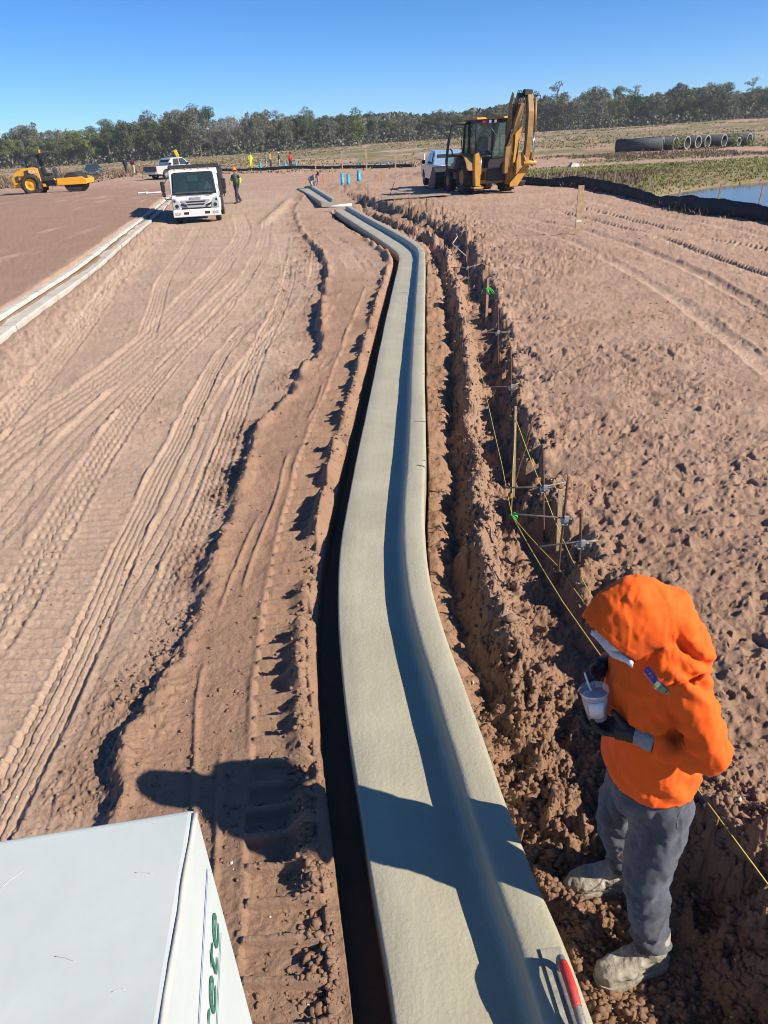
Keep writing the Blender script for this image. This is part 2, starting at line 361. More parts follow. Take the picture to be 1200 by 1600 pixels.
    # footprints round the man, clods near him
    q = np.exp(-(((x-.95)/.5)**2+((y-2.6)/1.3)**2)); dz += zone*q*(lump*.45+.02*n3); clod = np.maximum(clod, q*zone*.8)
    feet = np.exp(-(((x-.84)/.24)**2+((y-1.68)/.16)**2)**2)+np.exp(-(((x-.84)/.24)**2+((y-2.06)/.15)**2)**2)
    # bank: crumbling edge
    ed = np.exp(-((x-bk-.04)/.22)**2)*(1-far); dz += ed*(.05*n2+.03*n3+lump*.9*ss(-.4, .2, n2)); clod = np.maximum(clod, ed*.6*ss(-.4, .4, n2))
    q = np.exp(-(((x-1.42)/.28)**2+((y-1.75)/.45)**2)); dz += q*(.10+lump*.55+.03*n3); clod = np.maximum(clod, q*.8)
    # trampled ground right of the bank
    ft = ss(-.15, .45, fbm(x*.9, y*.9, 70, 3)+.55*(1-ss(1.2, 3.0, x-bk)))*right*(1-.55*ss(1.2, 3.5, x-bk))*(1-ss(26, 40, y))
    d8 = fbm(x*4.2, y*4.2, 71, 3)
    d9 = fbm(x*11, y*11, 72, 3, .6); dz += ft*(.020*d8-.045*ss(.45, .85, d8)+.014*d9-.03*ss(.5, .9, d9)+lump*.13); clod = np.maximum(clod, .35*ft)
    dz += right*(.012*fbm(x*1.4, y*1.4, 73, 3)+.006*n3-.02*ss(.75, 1.1, n3))
    # big clods along the bank in the distance (dug pit at the bend)
    pit = np.exp(-(((x-2.3)/1.1)**2+((y-24)/7)**2)); dz += pit*(lump*1.6+.09*n2); clod = np.maximum(clod, pit*.9)
    pit2 = np.exp(-(((x-1.9)/1.3)**2+((y-31)/4.5)**2)); dz += pit2*(.16*np.abs(fbm(x*1.7, y*1.7, 81, 3))+lump*1.2); clod = np.maximum(clod, pit2*.9)
    # dark crumbs on the strip beyond
    st = np.exp(-(((x+1.9)/.55)**2+((y-22)/9)**2)); dz += st*(lump*.8+.03*n2)*ss(-.2, .4, n2); clod = np.maximum(clod, st*.7*ss(-.3, .4, n2))
    st2 = np.exp(-(((x+4.3)/.22)**2))*ss(31, 34, y)*(1-ss(42, 46, y)); dz += st2*(.10+lump); 
    # far field
    g_ = ss(60, 90, y); dz += far*.05*fbm(x*.25, y*.25, 82, 3)+g_*.18*fbm(x*.06, y*.06, 83, 3)
    sp1 = np.exp(-(((x-5)/5)**2+((y-64)/7)**2))+np.exp(-(((x+1)/2.0)**2+((y-50)/5)**2))*.7
    dz += sp1*(.22*np.abs(fbm(x*.9, y*.9, 84, 3))+lump*.8); clod = np.maximum(clod, np.clip(sp1, 0, 1)*.7)
    ff = np.clip(feet, 0, 1); dz = dz*(1-ff)+ff*(-.19-base_h(x, y)+.004*n3)
    u = ((x-gl) > -.13) & (x < gr+.0) & (y < 35.3); dz = np.where(u, np.minimum(dz, 0)*.5-.005, dz)
    uc = (x > lc-.04) & (x < lc+.60) & (y < 52); dz = np.where(uc, -.10, dz)
    return dz, clod, tread
def grass_mask(x, y):
    d = x-FENCE(y); n = fbm(x*.16, y*.16, 95, 4)+.4*fbm(x*.9, y*.9, 97, 2)
    a = ss(-.3, .9, d)*ss(14, 20, y)*(1-ss(60, 66, y))
    a = np.maximum(a, .8*ss(-.9, -.2, d)*(1-ss(0, .4, d))*ss(-.2, .3, n)*(y < 46))
    b = ss(100, 108, y+1.2*x*(x < 0)*.3)*ss(-.75, .1, n)
    c = ss(66, 70, y)*ss(16, 22, x)*ss(-.6, 0, n)*.9
    lf = ss(72, 86, y)*ss(-24, -34, x)*ss(-.5, .1, n)
    return np.clip(np.maximum.reduce([a, b, c, lf]), 0, 1)

# ---- ground sheet, row and column spacing growing with distance
def damp_shade_mask(X, YY):
    le_ = LEDGE(YY)+jitter(X, YY)[0]; damp_shade = ss(-.02, .06, X-le_)*(1-ss(-.05, .0, X-GL(YY)))*(1-ss(13, 22, YY))*.68
    bk_ = BANK(YY); damp_shade = np.maximum(damp_shade, ss(-.02, .02, X-GR(YY))*(1-ss(-.02, .14, X-bk_))*(1-ss(9, 24, YY)*.75)); damp_shade = np.maximum(damp_shade, 1.0*(X > GL(YY)-.15)*(X < GR(YY))*(YY < 35))  # last term paints the trench's deep shade into the soil colour
    damp_shade = damp_shade*(1-.85*np.exp(-((X-WIND(YY)-.02)/.15)**2)*ss(2.8, 4.2, YY))
    return np.maximum(damp_shade, .55*ss(0, .1, X-bk_)*(1-ss(.1, 1.6, X-bk_))*(1-ss(4, 9, YY)))
def make_ground():
    def y_of(py): # row spacing follows distance
        a = math.atan((800-py)/1160)-PITCH; return CAM_H/math.tan(-a)
    hor = 800-1160*math.tan(PITCH)
    rows = list(np.linspace(-7, .95, 60)) + [y_of(p) for p in np.arange(1700, hor+11, -1.75)]
    rows = [r for i, r in enumerate(rows) if i < 60 or r > .955]
    last = rows[-1]
    while last < 410: last *= 1.04; rows.append(min(last, 415))
    Y = np.array(rows); dep = np.hypot(Y*cp+CAM_H*sp, 0).clip(2.3)
    uu = np.concatenate([np.linspace(-3.2, -.85, 20)[:-1], np.linspace(-.85, -.56, 80)[:-1], np.linspace(-.56, .56, 780), np.linspace(.56, .85, 90)[1:], np.linspace(.85, 3.2, 20)[1:]])
    X = dep[:, None]*uu[None, :]; YY = np.repeat(Y[:, None], len(uu), 1)
    X = np.clip(X, -505, 505).astype(np.float32); YY = YY.astype(np.float32); z = base_h(X, YY, *jitter(X, YY)); dz, clod, tread = detail_h(X, YY)
    fade = np.where(YY > 300, 0, 1); z = z+dz*fade
    nr, nc = X.shape
    co = np.stack([X, YY, z], -1).reshape(-1, 3).astype(np.float32)
    i = (np.arange(nr-1)[:, None]*nc+np.arange(nc-1)[None, :]).reshape(-1)
    q = np.stack([i, i+1, i+nc+1, i+nc], 1).astype(np.int32)
    me = bpy.data.meshes.new('ground'); me.vertices.add(len(co)); me.vertices.foreach_set('co', co.ravel())
    me.loops.add(q.size); me.loops.foreach_set('vertex_index', q.ravel())
    me.polygons.add(len(q)); me.polygons.foreach_set('loop_start', np.arange(0, q.size, 4, dtype=np.int32))
    try: me.polygons.foreach_set('loop_total', np.full(len(q), 4, np.int32))
    except Exception: pass
    me.update(calc_edges=True)
    me.polygons.foreach_set('use_smooth', np.ones(len(q), bool))
    for nm, a in (('clod', clod), ('tread', tread), ('grass', grass_mask(X, YY))):
        at = me.attributes.new(nm, 'FLOAT', 'POINT'); at.data.foreach_set('value', a.reshape(-1).astype(np.float32))
    damp_shade = damp_shade_mask(X, YY)
    rd = ss(.5, 1.2, X-LC(YY))*(1-ss(-.75, .05, X-LEDGE(YY)))*(1-ss(40, 60, YY)); at = me.attributes.new('road', 'FLOAT', 'POINT'); at.data.foreach_set('value', rd.reshape(-1).astype(np.float32))
    at = me.attributes.new('damp_shade', 'FLOAT', 'POINT'); at.data.foreach_set('value', damp_shade.reshape(-1).astype(np.float32))
    lf = (1-ss(-.3, 0, X-LC(YY)))*(1-ss(60, 75, YY))
    at = me.attributes.new('leftfield', 'FLOAT', 'POINT'); at.data.foreach_set('value', lf.reshape(-1).astype(np.float32))
    o = bpy.data.objects.new('ground', me); col.objects.link(o); me.materials.append(M_ground); tag(o, kind='structure')
    return o
def ground_mat():
    mt = bpy.data.materials.new('dirt'); mt.use_nodes = True; nt = mt.node_tree; n = nt.nodes; l = nt.links; b = n['Principled BSDF']
    b.inputs['Roughness'].default_value = .92; b.inputs['Specular IOR Level'].default_value = .18
    geo = n.new('ShaderNodeNewGeometry'); P = geo.outputs['Position']
    def noise(sc, det=6, ro=.6, vec=None, sx=None):
        k = n.new('ShaderNodeTexNoise'); k.inputs['Scale'].default_value = sc; k.inputs['Detail'].default_value = det; k.inputs['Roughness'].default_value = ro
        l.new(vec or P, k.inputs['Vector']); return k.outputs['Fac']
    def rng(v, a, c, d=0., e=1.):
        k = n.new('ShaderNodeMapRange'); k.inputs[1].default_value = a; k.inputs[2].default_value = c; k.inputs[3].default_value = d; k.inputs[4].default_value = e
        l.new(v, k.inputs[0]); return k.outputs[0]
    def mix(f, A, B, mode='MIX'):
        k = n.new('ShaderNodeMix'); k.data_type = 'RGBA'; k.blend_type = mode
        if isinstance(f, float): k.inputs[0].default_value = f
        else: l.new(f, k.inputs[0])
        for s_, v in ((6, A), (7, B)):
            if isinstance(v, tuple): k.inputs[s_].default_value = (*v, 1)
            else: l.new(v, k.inputs[s_])
        return k.outputs[2]
    def mul(a, c):
        k = n.new('ShaderNodeMath'); k.operation = 'MULTIPLY'; l.new(a, k.inputs[0])
        if isinstance(c, float): k.inputs[1].default_value = c
        else: l.new(c, k.inputs[1])
        return k.outputs[0]
    def attr(s): k = n.new('ShaderNodeAttribute'); k.attribute_name = s; return k.outputs['Fac']
    c = mix(rng(noise(.35, 8, .62), .35, .68), (.375, .243, .172), (.45, .298, .216))
    c = mix(mul(rng(noise(1.7, 7, .65), .5, .72), .55), c, (.27, .158, .104))
    c = mix(mul(attr('road'), .75), c, mix(rng(noise(.9, 7, .65), .35, .65), (.40, .278, .20), (.475, .34, .25)))
    c = mix(mul(attr('tread'), .35), c, (.52, .375, .278))
    c = mix(mul(attr('leftfield'), .7), c, (.27, .165, .115))
    streak = n.new('ShaderNodeMapping'); streak.inputs['Scale'].default_value = (.5, .06, 1); streak.inputs['Rotation'].default_value = (0, 0, R(-28)); l.new(P, streak.inputs[0])
    c = mix(mul(mul(rng(noise(2.2, 5, .6, streak.outputs[0]), .56, .7), attr('leftfield')), .6), c, (.50, .37, .30))
    c = mix(mul(attr('clod'), .6), c, (.24, .14, .092))
    c = mix(mul(rng(noise(16, 5, .7), .52, .72), .5), c, (.25, .15, .10))
    c = mix(mul(attr('damp_shade'), rng(noise(4, 6, .65), .2, .6, .72, 1.0)), c, (.30, .172, .106))  # brown soil of strip and bank, plus painted shade in the trench
    c = mix(mul(rng(noise(85, 4, .6), .62, .70), .45), c, (.13, .08, .055))  # dark specks paint the shade of tiny pits into the soil
    # pale shell specks
    vo = n.new('ShaderNodeTexVoronoi'); vo.inputs['Scale'].default_value = 38; l.new(P, vo.inputs['Vector'])
    c = mix(mul(rng(vo.outputs['Distance'], .09, .05), rng(noise(3.0, 3), .45, .6)), c, (.55, .46, .38))
    # grass, dry and green
    g1 = mix(rng(noise(.09, 6, .6), .4, .6), (.125, .135, .036), (.27, .20, .115))
    g1 = mix(rng(noise(.5, 6, .7), .5, .66), g1, (.24, .165, .105))
    g1 = mix(mul(rng(noise(.05, 5, .65), .57, .65), .8), g1, (.46, .38, .31))
    c = mix(attr('grass'), c, g1)
    l.new(c, b.inputs['Base Color'])
    bp = n.new('ShaderNodeBump'); bp.inputs['Strength'].default_value = 1.0; bp.inputs['Distance'].default_value = .016
    l.new(noise(45, 8, .75), bp.inputs['Height']); l.new(bp.outputs[0], b.inputs['Normal'])
    return mt
M_ground = ground_mat()
ground = make_ground()
_dg = {}
def gz(x, y):
    X = np.array([[float(x)]]); Y = np.array([[float(y)]])
    return float(base_h(X, Y, *jitter(X, Y))[0, 0]+detail_h(X, Y)[0][0, 0])

# ---- water
def water_mat(name, c):
    mt = mat(name, c, rough=.12, spec=.35); n = mt.node_tree.nodes; l = mt.node_tree.links
    nz = n.new('ShaderNodeTexNoise'); nz.inputs['Scale'].default_value = 3; nz.inputs['Detail'].default_value = 4
    tc = n.new('ShaderNodeTexCoord'); l.new(tc.outputs['Object'], nz.inputs['Vector'])
    bp = n.new('ShaderNodeBump'); bp.inputs['Strength'].default_value = .12; bp.inputs['Distance'].default_value = .05
    l.new(nz.outputs['Fac'], bp.inputs['Height']); l.new(bp.outputs[0], n['Principled BSDF'].inputs['Normal']); return mt
def disc(name, cx_, cy_, rx, ry, z, mt):
    b = MB(); k = 40
    b.add([(cx_+rx*math.cos(2*math.pi*i/k), cy_+ry*math.sin(2*math.pi*i/k), z) for i in range(k)], [tuple(range(k))])
    return tag(b.build(name, mt), kind='structure')
disc('pond_water', 29, 31, 17.6, 13.1, POND_Z, water_mat('pond_water', (.10, .085, .06)))
disc('puddle_water', 1.5, 112, 7.5, 8.4, -.17, water_mat('puddle_water', (.05, .07, .09)))
# ------------------------------------------------------------------ concrete curbs
def concrete_mat(name, c, c2, rough, bump, bs, wet=0.):
    mt = bpy.data.materials.new(name); mt.use_nodes = True; nt = mt.node_tree; n = nt.nodes; l = nt.links; b = n['Principled BSDF']
    b.inputs['Roughness'].default_value = rough; b.inputs['Specular IOR Level'].default_value = .4
    g_ = n.new('ShaderNodeNewGeometry')
    def noise(sc, det=6, ro=.6, mp=None):
        k = n.new('ShaderNodeTexNoise'); k.inputs['Scale'].default_value = sc; k.inputs['Detail'].default_value = det; k.inputs['Roughness'].default_value = ro
        l.new(mp or g_.outputs['Position'], k.inputs['Vector']); return k.outputs['Fac']
    rp = n.new('ShaderNodeValToRGB'); rp.color_ramp.elements[0].position = .35; rp.color_ramp.elements[1].position = .65
    rp.color_ramp.elements[0].color = (*c2, 1); rp.color_ramp.elements[1].color = (*c, 1); l.new(noise(1.6, 8, .68), rp.inputs[0])
    l.new(rp.outputs[0], b.inputs['Base Color'])
    ad = n.new('ShaderNodeMath'); ad.operation = 'ADD'
    mp = n.new('ShaderNodeMapping'); mp.inputs['Scale'].default_value = (1, .22, 1); l.new(g_.outputs['Position'], mp.inputs[0])
    l.new(noise(bs, 5, .6), ad.inputs[0]); l.new(noise(bs*.35, 3, .5, mp.outputs[0]), ad.inputs[1])
    bp = n.new('ShaderNodeBump'); bp.inputs['Strength'].default_value = bump; bp.inputs['Distance'].default_value = .008
    l.new(ad.outputs[0], bp.inputs['Height']); l.new(bp.outputs[0], b.inputs['Normal'])
    return mt
M_fresh = concrete_mat('fresh_concrete', (.415, .378, .275), (.345, .313, .225), .5, .38, 55)
M_old = concrete_mat('cured_concrete', (.56, .52, .45), (.42, .37, .31), .85, .4, 40)
M_dirt = mat('loose_dirt', (.25, .16, .11), .95, var=.4, vscale=20, bump=.6, bscale=60, spec=.15)
# profile: u 0..1 from gutter lip to curb back, z
PROF = [(0, -.23), (0, -.06), (0, -.014), (.006, -.004), (.022, 0), (.2, -.009), (.40, -.014), (.55, -.019), (.645, -.019), (.690, -.012), (.712, .006), (.722, .032), (.730, .062), (.738, .084), (.752, .098), (.785, .104), (.88, .106), (.955, .105), (.985, .099), (.997, .082), (1.0, .04), (1.0, -.04), (1.0, -.23)]
def curb_mesh(fl, fr, y0, y1, dy, prof, wob=.003, zoff=0., seed=0, flip=False):
    ys = np.arange(y0, y1+1e-6, dy); b = MB(); secs = []
    xl = fl(ys); xr = fr(ys); dx = np.gradient((xl+xr)/2, ys)
    U = np.array([p[0] for p in prof]); Z = np.array([p[1] for p in prof])
    n1 = fbm(ys*1.5, ys*0+seed, 201, 3); n2 = fbm(ys*1.5, ys*0+seed+9, 202, 3)
    for i, y in enumerate(ys):
        w = xr[i]-xl[i]; k = dx[i]/math.sqrt(1+dx[i]**2)
        nn = fbm(U*6+seed, np.full_like(U, y*2.2), 203, 3)
        ca = 1/math.sqrt(1+dx[i]**2)
        xx = xl[i]+wob*n1[i]+U*(w+wob*(n2[i]-n1[i])); zz = Z+zoff+wob*nn*(Z > -.2)
        yy = y
        secs.append([(xx[j], yy, zz[j]) for j in range(len(U))])
    b.loft(secs, caps=True, closed=False); return b
def curb_thing(name, b, mt, label, cat):
    o = b.build(name, mt, fix=False); 
    bm = bmesh.new(); bm.from_mesh(o.data); bmesh.ops.recalc_face_normals(bm, faces=bm.faces); bm.to_mesh(o.data); bm.free()
    return tag(o, label, cat)
main_curb = curb_thing('concrete_curb', curb_mesh(GL, GR, -1.5, 34.95, .05, PROF), M_fresh, 'long fresh grey-green concrete curb and gutter bending away through the middle', 'curb')
# tooled joint marks on the curb top
M_joint = mat('joint_shadow', (.12, .11, .09), .9)
for y, a, w in ((7.05, .80, .004), (8.75, .86, .003), (6.05, .94, .003)):
    b = MB(); xl = float(GL(y)); w_ = float(GR(y))-xl
    b.box((xl+(a+1)/2*w_, y, .1035), ((1-a)*w_*.9, w*2, .005)); b.build('joint_groove', M_joint, main_curb)
fl2 = curve([(-2.2, 38.3), (-3.1, 44), (-4.5, 52.3)]); fr2 = curve([(-1.5, 38.3), (-2.3, 44), (-3.5, 52.6)])
curb_thing('concrete_curb', curb_mesh(fl2, fr2, 38.4, 52.3, .2, PROF, zoff=.10, seed=4), M_fresh, 'short far piece of fresh curb where a worker bends over', 'curb')
# old curb on the left: sections with joints; curb on the left, gutter to the right
PROF_L = [(0, -.25), (0, .05), (.012, .078), (.05, .088), (.30, .088), (.34, .075), (.37, .04), (.40, .006), (.44, -.008), (.6, -.012), (.75, -.006), (.97, 0), (.99, -.008), (1, -.03), (1, -.25)]
lcur = empty('old_concrete_curb', (-7.6, 19, 0), 0, 'pale cured concrete curb running along the left side past the white truck', 'curb')
LCR = curve([(LC(y)+.58, y) for y in np.linspace(4, 54, 26)])
yy = 4.2; k = 0
while yy < 53:
    L_ = 2.95+.3*random.random()
    o = curb_mesh(LC, LCR, yy, min(yy+L_-.008, 53.5), .14, PROF_L, wob=.004, zoff=random.uniform(-.008, .008), seed=k).build('curb_section', M_old, fix=True, smooth=False)
    o.parent = lcur; o.matrix_parent_inverse = Matrix.Translation(lcur.location).inverted(); yy += L_; k += 1
# soil lying in the old gutter
b = MB(); ys = np.linspace(5, 50, 260); n = fbm(ys*.9, ys*0, 220, 3); n_ = fbm(ys*.9, ys*0+5, 221, 3); secs = []
for i, y in enumerate(ys):
    x0 = float(LC(y))+.222+.02*n[i]; x1 = float(LC(y))+.33+.07*n_[i]
    secs.append([(x0, y, -.03), (x0, y, .02+.012*n[i]), ((x0+x1)/2, y, .012), (x1, y, -.004), (x1, y, -.04)])
tag(b.loft(secs).build('gutter_soil', M_dirt), 'strip of brown soil lying in the gutter of the pale curb', 'soil', kind='stuff')

# ------------------------------------------------------------------ white machine box at lower left
M_white = mat('chalky_white_paint', (.50, .535, .515), .55, var=.10, vscale=3.0, bump=.15, bscale=9, dirt=.18, dcol=(.42, .42, .40), coat=.0)
M_cream = mat('worn_edge', (.56, .53, .45), .6, var=.15, vscale=14, bump=.2, bscale=30)
M_green = mat('green_lettering', (.03, .16, .10), .5); M_blue = mat('blue_stripe', (.10, .22, .62), .5)
M_scr = mat('scratch', (.48, .51, .492), .7, var=.3, vscale=30)
ZT = 1.75
A = Vector((-.310, .822, ZT)); Bk = Vector((-.285, .505, ZT)); Cc = Vector((-.595, .782, ZT))
d1 = (Bk-A).normalized(); d2 = (Cc-A).normalized()
def box_thing():
    root = empty('machine_box', (A+d1*.5+d2*.4)[:2]+(ZT-.75,), 0, 'scratched white painted box with green lettering in the lower left corner', 'box')
    o_ = Vector(root.location)
    b = MB(); L1, L2, hh = 1.1, .95, .75
    pts = [A, A+d1*L1, A+d1*L1+d2*L2, A+d2*L2]
    outd = (A-(A+d2)).normalized()
    bot = [p+Vector((0, 0, -hh)) for p in pts]
    bot[0] = bot[0]+outd*.02; bot[1] = bot[1]+outd*.02
    b.add([p-o_ for p in pts+bot], [(0, 1, 2, 3), (4, 7, 6, 5), (0, 4, 5, 1), (1, 5, 6, 2), (2, 6, 7, 3), (3, 7, 4, 0)])
    b.build('body', M_white, root, bevel=.012, seg=4)
    b = MB(); b.tube([A-o_+d1*t+Vector((.0008*math.sin(t*40), 0, -.0030+.0006*math.sin(t*63))) -outd*.002 for t in np.linspace(.012, 1.05, 60)], [.0042+.0008*random.random() for _ in range(60)], 8)
    b.build('weld_seam', M_cream, root)
    # side face frame: x along +text direction (away from camera), y up the face
    sd = (bot[0]-A).normalized(); ux = -d1; uy = -sd; nrm = ux.cross(uy).normalized()
    def S(t, h, e=.0022): return A-o_+d1*t+sd*(h+.28*t)+nrm*e
    b = MB()
    for h, t0, t1, w, mi in ((.090, .032, .9, .0045, 0), (.214, .05, .9, .004, 1)):
        b.add([S(t0, h), S(t1, h), S(t1, h+w), S(t0, h+w)], [(0, 1, 2, 3)], mi)
    b.build('stripe', [M_blue, M_green], root)
    text_mesh('lettering', 'concrete', .108, M_green, root, frame(S(.245, .165), ux-sd*.28, uy), extrude=.0006, shear=.3, bold=-.0012)
    # scratches on the top
    rnd = random.Random(3)
    for i in range(6):
        t = rnd.uniform(.03, .30); w = rnd.uniform(.03, .45); a = rnd.uniform(0, 3.14); ln = rnd.uniform(.006, .05); r_ = rnd.uniform(.00025, .0006)
        p0 = A-o_+d1*t+d2*w; pts = []
        for q in range(7):
            s_ = ln*q/6; aa = a+rnd.uniform(-.1, .1)+.7*q/6*(i % 3-1)*.6
            p0 = p0+Vector((math.cos(aa), math.sin(aa), 0))*ln/6; pts.append(p0+Vector((0, 0, .0003)))
        MB().tube(pts, r_, 4).build('scratch', M_scr, root)
    return root
mbox = box_thing()
# ------------------------------------------------------------------ remeshed soft bodies
def remesh(mb, name, material, parent, voxel=.008, it=6, fac=.5, disp=None, cut=None, solid=0., org=(0, 0, 0)):
    t = mb.build('tmp', material, fix=True); md = t.modifiers.new('r', 'REMESH'); md.mode = 'VOXEL'; md.voxel_size = voxel
    if it: sm = t.modifiers.new('s', 'SMOOTH'); sm.factor = fac; sm.iterations = it
    bpy.context.view_layer.update()
    me = bpy.data.meshes.new_from_object(t.evaluated_get(bpy.context.evaluated_depsgraph_get())); bpy.data.objects.remove(t)
    n = len(me.vertices); co = np.empty(n*3, np.float32); no = np.empty(n*3, np.float32)
    me.vertices.foreach_get('co', co); me.vertices.foreach_get('normal', no); co = co.reshape(-1, 3); no = no.reshape(-1, 3)
    if disp is not None: co = co+no*disp(co, no)[:, None]
    co = co-np.array(org, np.float32)
    me.vertices.foreach_set('co', co.ravel().astype(np.float32)); me.update()
    if cut is not None:
        k = cut(co+np.array(org, np.float32)); bm = bmesh.new(); bm.from_mesh(me); bm.verts.ensure_lookup_table()
        bmesh.ops.delete(bm, geom=[bm.verts[i] for i in np.nonzero(k)[0]], context='VERTS'); bm.to_mesh(me); bm.free()
    me.polygons.foreach_set('use_smooth', np.ones(len(me.polygons), bool)); me.name = name
    me.materials.clear(); me.materials.append(material)
    o = bpy.data.objects.new(name, me); col.objects.link(o); o.parent = parent
    if solid: s_ = o.modifiers.new('thick', 'SOLIDIFY'); s_.thickness = solid; s_.offset = -1
    return o
def ring(c, a, b, n=20, tilt=0., yaw=0., sq=1.0):
    # horizontal ellipse: a along local x, b along y; tilt about y axis
    out = []
    for i in range(n):
        t = 2*math.pi*i/n; ca, sa = math.cos(t), math.sin(t)
        x = a*math.copysign(abs(ca)**sq, ca); y = b*math.copysign(abs(sa)**sq, sa)
        x, y = x*math.cos(yaw)-y*math.sin(yaw), x*math.sin(yaw)+y*math.cos(yaw)
        out.append(Vector((c[0]+x*math.cos(tilt), c[1]+y, c[2]-x*math.sin(tilt))))
    return out
def limb(mb, pts, rs, n=14, sub=5):
    # smooth tapered tube through joints
    P = [Vector(p) for p in pts]; q = []; r = []
    for i in range(len(P)-1):
        p0 = P[max(i-1, 0)]; p1 = P[i]; p2 = P[i+1]; p3 = P[min(i+2, len(P)-1)]
        for k in range(sub):
            t = k/sub; a = p1+(p2-p1)*t; c = .5*((2*p1)+(p2-p0)*t+(2*p0-5*p1+4*p2-p3)*t*t+(3*p1-p0-3*p2+p3)*t**3)
            q.append(a*.5+c*.5); r.append(rs[i]+(rs[i+1]-rs[i])*t)
    q.append(P[-1]); r.append(rs[-1]); mb.tube(q, r, n); return mb
def fold(p, s, seed, st=(1, 1, 1)):
    x, y, z = p[:, 0]*st[0], p[:, 1]*st[1], p[:, 2]*st[2]
    a = fbm((x+.6*z)*s, (y-.4*z)*s, seed, 3); b = fbm((z+.5*y)*s, (x-.7*y)*s, seed+5, 3); return a*b*1.6+.35*(a+b)

# ------------------------------------------------------------------ the man in the orange hooded shirt
def cloth_mat(name, c, var=.12, weave=900, rough=.85, dirt=0., sheen=.2):
    mt = mat(name, c, rough, var=var, vscale=7, bump=.25, bscale=weave, dirt=dirt, spec=.2, dcol=(.36, .33, .28)); mt.node_tree.nodes['Principled BSDF'].inputs['Sheen Weight'].default_value = sheen; return mt
M_orange = cloth_mat('safety_orange_cloth', (.92, .125, .012), .05, 500, .75, sheen=.05)
M_orange.node_tree.nodes['Principled BSDF'].inputs['Subsurface Weight'].default_value = 0
M_jean = cloth_mat('grey_blue_work_trousers', (.078, .083, .102), .35, 500, dirt=.4)
M_boot = mat('cement_crusted_boot', (.46, .41, .33), .85, var=.5, vscale=11, bump=.8, bscale=45, c2=(.20, .16, .12))
M_black = mat('black_rubber', (.016, .016, .018), .55, var=.3, vscale=30, bump=.25, bscale=120)
M_grey = mat('grey_knit', (.27, .27, .29), .9, bump=.3, bscale=400, var=.15, vscale=30)
M_skin = mat('skin', (.34, .19, .12), .55, var=.12, vscale=14); M_hair = mat('dark_hair', (.02, .015, .012), .7, bump=.5, bscale=200)
M_cap = mat('white_cap_cloth', (.68, .67, .64), .85, var=.25, vscale=25, bump=.3, bscale=60)
